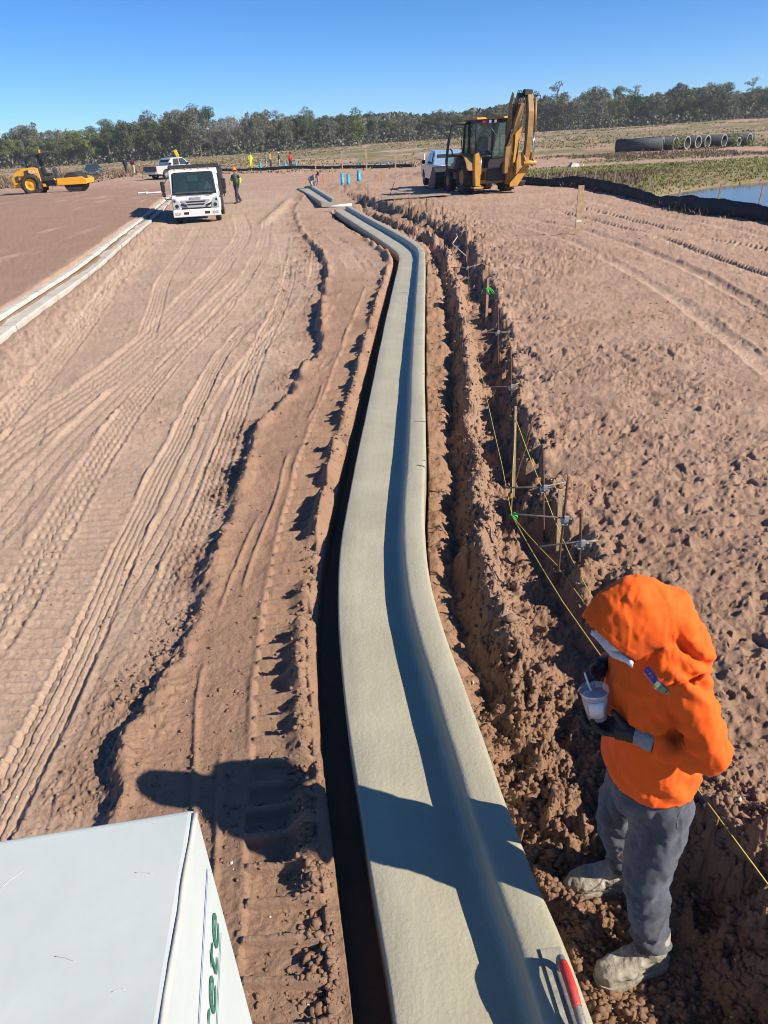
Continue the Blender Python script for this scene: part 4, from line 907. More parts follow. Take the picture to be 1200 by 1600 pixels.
# ------------------------------------------------------------------ silt fence
M_silt = mat('black_silt_cloth', (.022, .021, .023), .75, var=.4, vscale=2.5, bump=.3, bscale=30)
sf = empty('silt_fence', (10.6, 31, 0), 0, 'low black silt fence sagging between stakes beside the pond', 'fence')
b = MB(); ys = np.linspace(14, 45.5, 180); secs = []; off = Vector((10.6, 31, 0))
zt = fbm(ys*.5, ys*0, 401, 3); wv = fbm(ys*1.6, ys*0, 403, 3)
for i, y in enumerate(ys):
    x = float(FENCE(y)); g0 = gz(x, y); h = .36+.06*min(1, max(0, (y-21)/4))+.07*zt[i]; lean = .10+.05*wv[i]
    secs.append([Vector((x-.02+.04*wv[i], y, g0-.08))-off, Vector((x+.03*wv[i]+.03, y, g0+h*.5))-off, Vector((x+lean, y, g0+h))-off, Vector((x+lean+.012, y, g0+h))-off, Vector((x+.03*wv[i]+.045, y, g0+h*.5))-off, Vector((x, y, g0-.08))-off])
b.loft(secs); b.build('cloth', M_silt, sf)
for y in (18.5, 20.4, 22.4, 24.6, 27.5, 30.7, 34.8, 37.3, 39.7, 41.2, 42.8):
    x = float(FENCE(y))+.13; g0 = gz(x, y); b = MB(); b.box(Vector((x+.03, y, g0+.36))-off, (.05, .035, 1.05), rot=(0, R(5), 0)); b.build('stake_post', M_woodg, sf)
# ------------------------------------------------------------------ pipes
M_pipe = mat('dark_concrete_pipe', (.055, .06, .07), .75, var=.3, vscale=2, bump=.2, bscale=10); M_rim = mat('pale_pipe_rim', (.30, .28, .25), .85, var=.2, vscale=6)
ends = [(30.6, 84.4, 'leftmost dark pipe of the row lying in the grass'), (32.0, 84.6, 'second pipe from the left in the row'), (33.3, 84.9, 'third pipe from the left in the row'), (34.7, 85.6, 'fourth pipe from the left in the row'), (36.1, 86.6, 'fifth pipe from the left in the row'), (38.2, 87.4, 'sixth pipe from the left, half behind a weed'), (40.2, 88.3, 'seventh pipe from the left, small open end'), (42.2, 90.2, 'rightmost pipe, its pale end farthest right')]
for i, (x, y, lb) in enumerate(ends):
    dirv = Vector((-.88, .47, 0)).normalized() if i == 0 else Vector((-.62, .78, 0)).normalized(); r_ = .62 if i != 6 else .45; L_ = 6.2 if i else 4.7
    g0 = min(gz(x, y), gz(x+dirv.x*3, y+dirv.y*3)); root = empty('concrete_pipe', (x, y, g0+r_), 0, lb, 'pipe', 'drain pipes lying in the field')
    MB().lathe([(r_, 0), (r_, L_), (r_-.09, L_), (r_-.09, 0)], (0, 0, 0), dirv, 24, closed=True).build('barrel', M_pipe, root)
    MB().lathe([(r_+.004, -.03), (r_+.004, .05), (r_-.10, .05), (r_-.10, -.03)], (0, 0, 0), dirv, 24, closed=True, smooth=False).build('rim', M_rim, root)
x, y = 44.0, 93; root = empty('concrete_pipe', (x, y, gz(x, y)+.72), 0, 'long pipe resting on top behind the others', 'pipe', 'drain pipes lying in the field')
dirv = Vector((-.93, .36, 0)).normalized(); MB().lathe([(.55, 0), (.55, 9), (.47, 9), (.47, 0)], (0, 0, 0), dirv, 24, closed=True).build('barrel', M_pipe, root)
# ------------------------------------------------------------------ turquoise pipe risers, boards, small debris
M_turq = mat('turquoise_pvc', (.03, .33, .50), .4, var=.1, vscale=5)
for x, y, h, rr_, lb in ((-1.63, 54.0, .72, .10, 'left turquoise pipe stub beyond the bending worker'), (-1.20, 52.6, .66, .10, 'middle turquoise pipe stub, pale at its foot'), (-.55, 58.0, .75, .13, 'right turquoise pipe stub standing apart'), (-13.6, 106, .7, .15, 'turquoise pipe by the person in tan'), (-10.2, 104, .65, .15, 'turquoise pipe by the dark-clothed person'), (-8.7, 102.5, .6, .12, 'pale turquoise pipe behind the red shirt')):
    g0 = gz(x, y); root = empty('pipe_riser', (x, y, g0), 0, lb, 'pipe', 'turquoise pipe stubs')
    MB().lathe([(rr_, -.2), (rr_, h), (rr_*.85, h), (rr_*.85, h*.6)], (0, 0, 0), (.03, 0, 1), 14).build('barrel', M_turq, root); MB().lathe([(rr_*1.12, .08), (rr_*1.12, .3), (rr_*.98, .3)], (0, 0, 0), (.03, 0, 1), 14).build('collar', M_turq, root)
M_ply = mat('muddy_plywood', (.33, .25, .18), .85, var=.35, vscale=4, bump=.2)
def board(x, y, d, rz, label, mt=M_ply, dz=.03, tilt=0.): 
    b = MB(); b.box((0, 0, 0), d); o = b.build('board', mt, bevel=.005); o.location = (x, y, gz(x, y)+d[2]/2+dz); o.rotation_euler = (0, tilt, rz); return tag(o, label, 'board')
board(2.2, 36.6, (3.0, 1.1, .03), R(16), 'long muddy plywood sheet in the shadow left of the backhoe'); board(1.55, 35.6, (2.2, .22, .05), R(10), 'pale plank lying along the plywood edge', M_woodg)
board(2.0, 42.5, (.75, .8, .05), R(5), 'small grey board lying flat left of the pickup', mat('grey_board', (.24, .25, .26), .8), dz=.08)
board(-14.9, 54.0, (.7, .25, .06), R(30), 'left of the two pale boards beyond the truck mirror', M_cap); board(-14.1, 53.6, (1.0, .3, .06), R(25), 'right of the two pale boards beyond the truck mirror', M_cap)
b = MB(); b.cyl((-1.75, 36.2, .02), (-.75, 36.5, .05), .06, n=10); tag(b.build('pvc_pipe', mat('white_pvc_pipe', (.78, .78, .76), .5)), 'short white plastic pipe at the end of the long curb', 'pipe')
b = MB(); b.box((0, 0, .12), (.9, .5, .34), rot=(.1, .15, .3), taper=(.6, .5)); b.box((.6, .1, .05), (.4, .3, .2), rot=(.2, .1, 1), taper=(.6, .7)); o = b.build('boulder', mat('pale_rock', (.52, .46, .40), .9, var=.3, vscale=3, bump=.5, bscale=6), smooth=False); o.location = (16.2, 63.3, gz(16.2, 63.3)); tag(o, 'pale angular lump of rubble in the grass near the backhoe', 'rubble')
# dark edge of the far road
M_black2 = mat('black_poly_pipe', (.02, .02, .022), .5)
b = MB(); pts = []
for t in np.linspace(0, 1, 40): x = -19+24*t; y = 103-17*t; pts.append((x, y, gz(x, y)+.16))
b.tube(pts, .17, 8); tag(b.build('black_pipe', M_black2), 'long black pipe lying across the far dirt behind the workers', 'pipe')
# ------------------------------------------------------------------ vehicles
M_tyre = mat('tyre_rubber', (.028, .026, .025), .9, dirt=.55, bump=.3, bscale=30, dcol=(.20, .14, .10)); M_blackp = mat('black_plastic', (.02, .02, .022), .6, var=.2)
M_glass = mat('dark_tinted_glass', (.03, .045, .05), .08, spec=.8); M_chrome = mat('chrome', (.70, .70, .70), .18, metal=1.); M_rimw = mat('white_rim', (.60, .58, .54), .6, dirt=.5)
M_redl = mat('red_lamp', (.45, .01, .01), .25); M_amb = mat('amber_lamp', (.75, .22, .02), .3); M_lamp = mat('clear_lamp', (.60, .62, .64), .12, metal=.5)
M_under = mat('undercarriage', (.03, .028, .026), .9)
def wheel(parent, c, r, w, rim, lugs=0, rr=.55):
    c = Vector(c); ax = Vector((1, 0, 0)); b = MB()
    b.lathe([(r*rr, -w/2), (r*.86, -w/2), (r*.96, -w*.44), (r, -w*.32), (r, w*.32), (r*.96, w*.44), (r*.86, w/2), (r*rr, w/2)], c, ax, 28, closed=True)
    if lugs:
        for i in range(lugs):
            for s_ in (-1, 1):
                a = 2*math.pi*(i+(.5 if s_ > 0 else 0))/lugs; u = Vector((0, math.cos(a), math.sin(a))); t = Vector((0, -math.sin(a), math.cos(a)))
                M = Matrix((Vector((1, 0, 0)), t, u)).transposed() @ Matrix.Rotation(s_*.6, 3, 'Z'); b.box(c+u*(r*1.005)+Vector((s_*w*.24, 0, 0)), (w*.5, r*.09, r*.09), rot=M)
    t_ = b.build('wheel', M_tyre, parent)
    b = MB(); 
    for s_ in (-1, 1): b.lathe([(r*rr*1.02, s_*w*.42), (r*rr*.92, s_*w*.34), (r*rr*.5, s_*w*.30), (r*.16, s_*w*.40), (0, s_*w*.42)], c, ax, 20)
    b.build('rim', rim, t_); return t_
def panel(parent, name, poly, o, ux, uy, th, mt, bevel=0):
    ux = Vector(ux); uy = Vector(uy); n = ux.cross(uy).normalized(); b = MB(); b.prism(poly, o, ux, uy, n*th); return b.build(name, mt, parent, bevel=bevel)
def at(x, y, rz, rx=0., ry=0.): return dict(loc=(x, y, gz(x, y)), rot=(rx, ry, rz))

# white cab-over dump truck, front towards -y
def dump_truck():
    M_wp_ = mat('white_cab_paint', (.72, .72, .70), .35, var=.05, vscale=2, coat=.3, dirt=.12, dcol=(.45, .38, .32)); M_bed = mat('black_dump_bed', (.03, .03, .032), .6, dirt=.4, dcol=(.16, .12, .09)); M_sil = mat('silver_plastic', (.50, .50, .51), .35, metal=.4)
    x, y = -7.3, 34.3; root = empty('dump_truck', (x, y, gz(x, y)-.02), R(8.5), 'white cab-over dump truck facing the camera beside the left curb', 'truck')
    W = 1.98; M_ws = mat('windscreen_glass', (.03, .06, .065), .05, alpha=.5, spec=.9); M_int = mat('cab_seat_cloth', (.10, .11, .12), .9); M_pale = mat('pale_reflection_cloth', (.45, .47, .46), .8); M_rear = mat('rear_cab_window', (.22, .30, .32), .3)
    prof = [(0, .42), (-.02, .75), (.01, 1.18), (.26, 1.98), (.40, 2.10), (1.55, 2.12), (1.66, 2.02), (1.68, .75), (1.28, .75), (1.20, .92), (1.0, 1.0), (.72, .98), (.52, .85), (.46, .42)]
    b = MB(); b.prism(prof, (0, 0, 0), (0, 1, 0), (0, 0, 1), (W, 0, 0)); body = b.build('cab', M_wp_, root, bevel=.055, seg=3)
    ny = Vector((0, .25, .80)).normalized(); nrm = Vector((0, -.80, .25)).normalized()
    panel(root, 'windshield', [(-.87, 0), (.87, 0), (.80, .76), (.72, .80), (-.72, .80), (-.80, .76)], Vector((0, .025, 1.20))+nrm*.066, (1, 0, 0), ny, .008, M_ws, .0)
    panel(root, 'windshield_seal', [(-.915, -.04), (.915, -.04), (.845, .80), (.74, .845), (-.74, .845), (-.845, .80)], Vector((0, .025, 1.20))+nrm*.012, (1, 0, 0), ny, .05, M_blackp, .01)
    for nm, poly, mt_ in (('seat', [(-.62, .05), (-.22, .05), (-.25, .42), (-.58, .42)], M_int), ('seat', [(.22, .05), (.62, .05), (.58, .42), (.25, .42)], M_int), ('headrest', [(-.52, .44), (-.32, .44), (-.34, .56), (-.50, .56)], M_int), ('headrest', [(.32, .44), (.52, .44), (.50, .56), (.34, .56)], M_int), ('rear_window', [(-.22, .46), (.20, .46), (.20, .70), (-.22, .70)], M_rear), ('dashboard', [(-.80, .0), (.80, .0), (.76, .055), (-.76, .055)], M_pale), ('sleeve', [(.40, .12), (.78, .14), (.58, .46)], M_pale)):  # pale sleeve triangle is a painted shirt reflection in the windscreen
        panel(root, nm, poly, Vector((0, .025, 1.20))+nrm*.046, (1, 0, 0), ny, .012, mt_)
    b = MB(); b.box((.0, -.012, 1.155), (1.5, .03, .04)); b.build('cowl_vent', M_blackp, body)
    for x0, x1 in ((-.45, .05), (.25, .72)):
        b = MB(); b.tube([(x0*.6, -.035, 1.16), (x1*.75, .03, 1.30), (x1, .055, 1.34)], .014, 6); b.build('wiper', M_blackp, root)
    # grille: silver surround, two dark slots, and lower slot
    b = MB(); b.prism([(-.62, .16), (-.40, .02), (-.36, -.10), (.36, -.10), (.40, .02), (.62, .16), (.60, .20), (-.60, .20)], (0, -.035, .74), (1, 0, 0), (0, 0, 1), (0, .03, 0)); gr = b.build('grille', M_sil, root, bevel=.01)
    for z, w in ((.865, .74), (.76, .66)):
        b = MB(); b.prism([(-w/2, -.025), (w/2, -.025), (w/2+.05, .03), (-w/2-.05, .03)], (0, -.05, z), (1, 0, 0), (0, 0, 1), (0, .02, 0)); b.build('slot', M_blackp, gr)
    b = MB(); b.box((0, -.03, .615), (1.22, .04, .055)); b.build('lower_slot', M_blackp, root, bevel=.01)
    for s_ in (-1, 1):
        b = MB(); b.prism([(s_*.66, -.13), (s_*.955, -.14), (s_*.96, .10), (s_*.90, .28), (s_*.80, .24), (s_*.66, .08)], (0, -.02, .76), (1, 0, 0), (0, 0, 1), (0, .07, 0)); h_ = b.build('headlight', M_lamp, root, bevel=.015)
        b = MB(); b.cyl((s_*.80, -.07, .72), (s_*.80, -.03, .72), .075, n=16); b.cyl((s_*.87, -.06, .92), (s_*.87, -.03, .92), .05, n=14); b.build('lamp', M_blackp, h_)
        b = MB(); b.prism([(s_*.42, -.06), (s_*.63, .02), (s_*.63, .10), (s_*.40, .02)], (0, -.045, .72), (1, 0, 0), (0, 0, 1), (0, .02, 0)); b.build('side_intake', M_blackp, root)
        # mirrors on arms
        sx = s_*.99
        b = MB(); b.tube([(sx, .22, 1.0), (sx+s_*.24, .02, 1.02), (sx+s_*.27, .0, 1.25), (sx+s_*.25, .02, 1.55), (sx, .32, 1.9)], .018, 8); mm = b.build('mirror_arm', M_blackp, root)
        b = MB(); b.box((sx+s_*.27, -.01, 1.50), (.17, .08, .42)); b.box((sx+s_*.26, -.01, 1.20), (.15, .08, .16)); b.build('mirror', M_blackp, mm, bevel=.03)
        # doors and side windows
        d_ = panel(root, 'door', [(.30, .45), (1.42, .62), (1.46, 1.98), (.50, 1.96), (.22, 1.2)], (s_*(W/2+.006), 0, 0), (0, 1, 0), (0, 0, 1), .02, M_wp_, .01)
        panel(d_, 'window', [(.36, 1.22), (1.36, 1.18), (1.36, 1.88), (.56, 1.88)], (s_*(W/2+.018), 0, 0), (0, 1, 0), (0, 0, 1), .012, M_glass)
        b = MB(); b.box((s_*(W/2+.03), 1.25, 1.06), (.03, .16, .035)); b.build('handle', M_blackp, d_)
        b = MB(); b.box((s_*(W/2+.012), .16, 1.05), (.03, .08, .14)); b.build('turn_signal', M_amb, root, bevel=.01)
        b = MB(); b.box((s_*.78, -.115, .43), (.24, .02, .10)); b.build('fog_lamp', M_lamp, root, bevel=.008)
        b = MB(); b.box((s_*.44, -.115, .435), (.20, .03, .09)); b.build('bumper_opening', M_blackp, root, bevel=.008)
    b = MB(); b.prism([(-1.0, 0), (1.0, 0), (1.0, .26), (.95, .30), (-.95, .30), (-1.0, .26)], (0, -.04, .28), (1, 0, 0), (0, 0, 1), (0, .14, 0)); b.build('bumper', M_wp_, root, bevel=.035, seg=3)
    for xx in (-.7, -.28, 0, .28, .7): b = MB(); b.ell((xx, .43, 2.125), (.05, .04, .03), 8, 6); b.build('roof_marker', M_amb, root)
    text_mesh('lettering', 'ISUZU', .15, M_sil, root, frame((0, -.03, 1.0), (1, 0, 0), (0, 0, 1)), extrude=.008, spacing=1.15, bold=.004)
    b = MB(); b.box((.52, -.008, 1.08), (.16, .01, .018)); b.build('badge', M_sil, root)
    b = MB(); b.box((-.38, 3.0, .60), (.09, 5.4, .2)); b.box((.38, 3.0, .60), (.09, 5.4, .2)); b.box((0, 1.0, .5), (1.3, 1.2, .3)); b.build('chassis', M_under, root)
    # dump bed
    b = MB(); b.box((0, 3.55, .98), (2.1, 3.5, .1)); 
    for s_ in (-1, 1):
        b.box((s_*1.05, 3.55, 1.52), (.06, 3.5, 1.1))
        for k in range(6): b.box((s_*1.10, 1.95+k*.64, 1.5), (.05, .09, 1.1))
        b.box((s_*1.08, 3.55, 2.1), (.10, 3.56, .08))
    b.box((0, 1.80, 1.62), (2.16, .06, 1.3)); b.box((0, 5.3, 1.45), (2.14, .06, .95)); b.build('dump_bed', M_bed, root, bevel=.01)
    b = MB(); b.cyl((.75, 2.0, .7), (.75, 2.9, .7), .23, n=14); b.build('fuel_tank', M_under, root)
    for s_ in (-1, 1):
        b = MB(); b.box((s_*.95, 3.45, .72), (.03, .04, .5)); b.build('mud_flap', M_blackp, root)
    for xx, yy in ((-.84, .86), (.84, .86)): wheel(root, (xx, yy, .39), .39, .23, M_rimw)
    for xx in (-.93, -.66, .66, .93): wheel(root, (xx, 4.1, .39), .39, .22, M_rimw)
    # driver's and passenger seats behind the glass
    b = MB(); b.box((-.45, 1.0, 1.2), (.5, .16, .7)); b.box((.45, 1.0, 1.2), (.5, .16, .7)); b.build('seat', M_under, root, bevel=.04)
dump_truck()

def pickup(name, x, y, rz, paint, tail, label, dz=0., long_=5.7):
    # rear towards -y; origin at rear bumper centre on the ground
    root = empty(name, (x, y, gz(x, y)+dz), rz, label, 'pickup truck')
    W = 1.96; L_ = long_
    arch = lambda c, r: [(c+r*math.cos(a), .42+r*math.sin(a)*1.0) for a in [math.pi*k/8 for k in range(9)]][::-1]
    low = [(0.08, .48)]+arch(1.15, .46)+arch(L_-1.0, .46)+[(L_, .5), (L_, .78), (L_-.12, 1.02), (L_-1.55, 1.18), (2.0, 1.18), (0.0, 1.18), (0.0, .6)]
    b = MB(); b.prism(low, (0, 0, 0), (0, 1, 0), (0, 0, 1), (W, 0, 0)); b.build('body', paint, root, bevel=.05, seg=3)
    # bed cavity walls, and cab
    cab = [(1.75, 1.15), (1.95, 1.72), (2.15, 1.83), (3.35, 1.85), (3.62, 1.72), (4.25, 1.16)]
    b = MB(); secs = []
    for xx, k in ((-W/2+.04, 0), (-W/2+.16, 1), (W/2-.16, 1), (W/2-.04, 0)): pass
    n = len(cab); A_ = [Vector((-W/2+.05+(.16 if z > 1.3 else 0), y_, z)) for y_, z in cab]; B_ = [Vector((-v.x, v.y, v.z)) for v in A_]
    b.add(A_+B_, [tuple(range(n)), tuple(reversed(range(n, 2*n)))]+[(i, (i+1) % n, (i+1) % n+n, i+n) for i in range(n)]); b.build('cab', paint, root, bevel=.04, seg=3)
    b = MB(); b.add([(-.74, 1.79, 1.25), (.74, 1.79, 1.25), (.66, 1.925, 1.66), (-.66, 1.925, 1.66)], [(0, 1, 2, 3)]); rw = b.build('rear_window', M_glass, root)
    for s_ in (-1, 1):
        xo = s_*(W/2-.035); xi = s_*(W/2-.195)
        for y0, y1, y2, y3 in ((2.12, 2.85, 2.85, 2.25), (2.95, 3.95, 3.45, 2.95)):
            b = MB(); b.add([(xo+s_*.008, y0, 1.22), (xo+s_*.008, y1, 1.22), (xi+s_*.02, y2, 1.74), (xi+s_*.02, y3, 1.74)], [(0, 1, 2, 3)]); b.build('side_window', M_glass, root)
        b = MB(); b.box((s_*(W/2+.14), 3.75, 1.28), (.20, .10, .20)); b.build('mirror', M_blackp, root, bevel=.03)
        b = MB(); b.box((s_*(W/2-.07), .0, .98), (.15, .05, .36)); b.build('taillight', M_redl, root, bevel=.01)
        for yy in (1.15, L_-1.0): wheel(root, (s_*(W/2-.13), yy, .40), .40, .26, M_chrome, rr=.6)
        for yy in (2.5, 3.3): b = MB(); b.box((s_*(W/2+.01), yy, 1.08), (.03, .2, .04)); b.build('door_handle', M_chrome, root)
    b = MB(); b.box((0, -.01, .95), (1.6, .05, .46)); tg = b.build('tailgate', tail, root, bevel=.02); b = MB(); b.box((0, -.05, 1.05), (.22, .03, .06)); b.build('handle', M_blackp, tg)
    b = MB(); b.box((0, -.06, .58), (1.9, .16, .2)); b.build('rear_bumper', M_chrome, root, bevel=.03); b = MB(); b.box((0, -.145, .60), (.32, .01, .15)); b.build('number_plate', M_cap, root)
    b = MB(); b.box((0, L_/2, .42), (1.5, L_-.6, .2)); b.build('chassis', M_under, root)
    return root
M_silv = mat('silver_paint', (.50, .50, .50), .3, metal=.3, coat=.3, dirt=.15); M_dk = mat('dark_grey_tailgate', (.06, .065, .07), .4)
pickup('pickup_truck', -20.6, 78.5, R(-38), M_silv, M_dk, 'silver pickup with dark tailgate seen from behind, beyond the white truck')
M_blu = mat('pale_blue_paint', (.30, .40, .52), .25, metal=.25, coat=.5); M_wt = mat('white_tailgate', (.66, .68, .68), .35, coat=.3)
pickup('pickup_truck', 4.7, 42.6, R(5), M_blu, M_wt, 'pale blue pickup half hidden behind the left of the backhoe', dz=.02)

def sedan(x, y, rz):
    M_sd = mat('dark_grey_car_paint', (.09, .10, .11), .25, metal=.5, coat=.6, dirt=.1)
    root = empty('sedan', (x, y, gz(x, y)), rz, 'dark grey sedan facing the camera, right of the yellow roller', 'car')
    # front towards -y; lofted body sections
    W = .92; b = MB(); secs = []
    for yy, zt, zb, w in ((0, .62, .30, .72), (.12, .72, .22, .84), (.6, .84, .2, .91), (1.2, .92, .2, .92), (2.4, .95, .2, .92), (3.8, .96, .2, .92), (4.5, .92, .25, .86), (4.75, .75, .35, .74)):
        secs.append([(-w, yy, zb), (-w, yy, (zb+zt)/2), (-w*.93, yy, zt-.03), (-w*.7, yy, zt), (w*.7, yy, zt), (w*.93, yy, zt-.03), (w, yy, (zb+zt)/2), (w, yy, zb)])
    b.loft(secs); b.build('body', M_sd, root)
    b = MB(); secs = []
    for yy, zt, w in ((1.15, .93, .80), (1.95, 1.40, .62), (2.5, 1.46, .62), (3.2, 1.42, .62), (4.1, .97, .78)): secs.append([(-w-.10, yy, .90), (-w, yy, zt-.03), (-w*.8, yy, zt), (w*.8, yy, zt), (w, yy, zt-.03), (w+.10, yy, .90)])
    b.loft(secs); b.build('roof', M_sd, root)
    b = MB(); b.add([(-.74, 1.20, .975), (.74, 1.20, .975), (.58, 1.88, 1.385), (-.58, 1.88, 1.385)], [(0, 1, 2, 3)]); b.build('windshield', M_glass, root)
    for s_ in (-1, 1):
        b = MB(); b.add([(s_*.80, 1.5, .98), (s_*.80, 3.6, .98), (s_*.66, 3.1, 1.37), (s_*.66, 2.05, 1.37)], [(0, 1, 2, 3)]); b.build('side_window', M_glass, root)
        b = MB(); b.prism([(s_*.45, .58), (s_*.80, .66), (s_*.84, .74), (s_*.60, .70)], (0, .03, 0), (1, 0, 0), (0, 0, 1), (0, .12, 0)); b.build('headlight', M_lamp, root)
        b = MB(); b.box((s_*1.0, 1.45, 1.0), (.16, .1, .12)); b.build('mirror', M_sd, root, bevel=.03)
        for yy in (.95, 3.75): wheel(root, (s_*.82, yy, .33), .33, .22, M_chrome, rr=.65)
    b = MB(); b.box((0, -.01, .50), (.8, .04, .14)); b.build('grille', M_chrome, root, bevel=.01); b = MB(); b.box((0, .0, .34), (1.2, .06, .12)); b.build('lower_intake', M_blackp, root, bevel=.01)
sedan(-32.3, 97.0, R(14))

def roller(x, y, rz):
    M_yel = mat('machine_yellow', (.80, .36, .02), .45, var=.08, vscale=3, dirt=.22, coat=.1, dcol=(.40, .24, .12)); M_gry = mat('dark_frame_grey', (.045, .05, .06), .5, dirt=.2)
    root = empty('soil_roller', (x, y, gz(x, y)-.05), rz, 'yellow soil compactor roller with open black canopy at the far left', 'roller')
    # front (drum) towards +x, length about 5.9
    for s_ in (-1, 1): pass
    b = MB(); b.prism([(-2.75, .75), (-2.80, 1.30), (-2.55, 1.62), (-1.9, 1.92), (-.9, 2.0), (-.62, 1.92), (-.55, 1.0), (-.7, .72), (-.9, 1.05), (-1.35, 1.30), (-1.75, 1.15), (-2.0, .75)], (0, 0, 0), (1, 0, 0), (0, 0, 1), (0, 1.65, 0)); hood_ = b.build('engine_hood', M_yel, root, bevel=.05, seg=3)
    b = MB(); b.prism([(-2.55, .95), (-2.25, .95), (-2.25, 1.45), (-2.55, 1.35)], (0, -.83, 0), (1, 0, 0), (0, 0, 1), (0, .02, 0)); b.build('vent', M_gry, hood_)
    b = MB(); b.prism([(-1.75, 1.42), (-1.4, 1.5), (-1.4, 1.85), (-1.75, 1.75)], (0, -.83, 0), (1, 0, 0), (0, 0, 1), (0, .02, 0)); b.build('vent', M_gry, hood_)
    text_mesh('lettering', 'CAT', .34, M_wp, hood_, frame((-1.0, -.84, 1.68), (1, 0, 0), (0, 0, 1)), extrude=.006, bold=.008)
    text_mesh('lettering', 'CS54B', .17, M_gry, hood_, frame((-2.02, -.84, 1.36), (1, 0, 0), (0, 0, 1)), extrude=.006)
    b = MB(); b.box((-1.6, 0, .68), (2.5, 1.2, .28)); b.box((-2.5, 0, .72), (.6, 1.6, .22)); b.build('rear_frame', M_yel, root, bevel=.03)
    for s_ in (-1, 1): wheel(root, (0, 0, 0), .78, .6, M_yel, lugs=16).matrix_local = Matrix.Translation((-1.35, s_*.82, .78)) @ Matrix.Rotation(R(90), 4, 'Z')
    # platform, seat, canopy posts
    b = MB(); b.box((.05, 0, 1.12), (1.35, 1.5, .28)); b.box((.2, 0, .8), (1.0, .9, .4)); b.build('platform', M_gry, root, bevel=.03)
    b = MB(); b.box((-.15, 0, 1.42), (.55, .6, .2)); b.box((-.42, 0, 1.75), (.16, .58, .6), rot=(0, -.15, 0)); b.build('seat', M_blackp, root, bevel=.05)
    b = MB(); b.box((.45, 0, 1.5), (.22, .5, .7)); b.cyl((.35, 0, 1.8), (.22, 0, 1.95), .03); b.lathe([(.2, 0), (.215, .015), (.2, .03), (.185, .015)], (.22, 0, 1.95), (-.6, 0, .8), 16, closed=True); b.build('steering_console', M_gry, root)
    for s_ in (-1, 1):
        b = MB(); b.prism([(-.70, 1.1), (-.35, 1.1), (-.55, 2.2), (-.80, 2.95), (-1.05, 2.95), (-.85, 2.2)], (0, s_*.72, 0), (1, 0, 0), (0, 0, 1), (0, .12, 0))
        b.tube([(.68, s_*.72, 1.15), (.30, s_*.72, 1.9), (.0, s_*.72, 2.0)], .028, 8); b.tube([(.68, s_*.72, 1.2), (.62, s_*.72, 1.95), (.1, s_*.72, 2.05)], .028, 8)
        b.tube([(-.62, s_*.72, 2.2), (-.2, s_*.72, 2.75), (.15, s_*.72, 2.92)], .03, 8)
        b.build('roll_bar', M_gry, root)
    b = MB(); b.prism([(-1.05, 2.86), (.55, 2.98), (.58, 3.06), (-1.05, 2.96)], (0, 0, 0), (1, 0, 0), (0, 0, 1), (0, 1.7, 0)); b.build('canopy', M_gry, root, bevel=.02)
    b = MB(); b.cyl((-.3, -.5, 2.98), (-.3, -.5, 3.03), .09, n=12); b.lathe([(.075, 3.03), (.075, 3.2), (.03, 3.25), (0, 3.25)], (-.3, -.5, 0), (0, 0, 1), 12); b.build('beacon', M_amb, root)
    b = MB(); b.tube([(-1.55, -.35, 1.9), (-1.55, -.35, 2.35), (-1.72, -.35, 2.55)], .055, 8); b.build('exhaust', M_gry, root)
    # drum yoke
    b = MB()
    for s_ in (-1, 1): b.prism([(.75, .62), (.75, 1.12), (2.75, 1.18), (3.05, 1.0), (3.05, .62)], (0, s_*1.12, 0), (1, 0, 0), (0, 0, 1), (0, .12, 0))
    b.box((.82, 0, .86), (.16, 2.3, .5)); b.box((3.02, 0, .85), (.12, 2.3, .36)); b.build('yoke', M_yel, root, bevel=.02)
    b = MB(); b.lathe([(0, -1.04), (.70, -1.04), (.765, -1.02), (.765, 1.02), (.70, 1.04), (0, 1.04)], (1.95, 0, .76), (0, 1, 0), 36); b.build('drum', M_under, root)
    b = MB(); b.cyl((.75, -.3, .8), (.1, -.3, .8), .12); b.cyl((.75, .3, .8), (.1, .3, .8), .12); b.tube([(.66, -.9, .6), (.62, -.95, .95), (.5, -.95, 1.15)], .06, 6); b.build('articulation', M_yel, root); return root
roller(-23.8, 62.0, R(4)).scale = (.93, .93, .93)
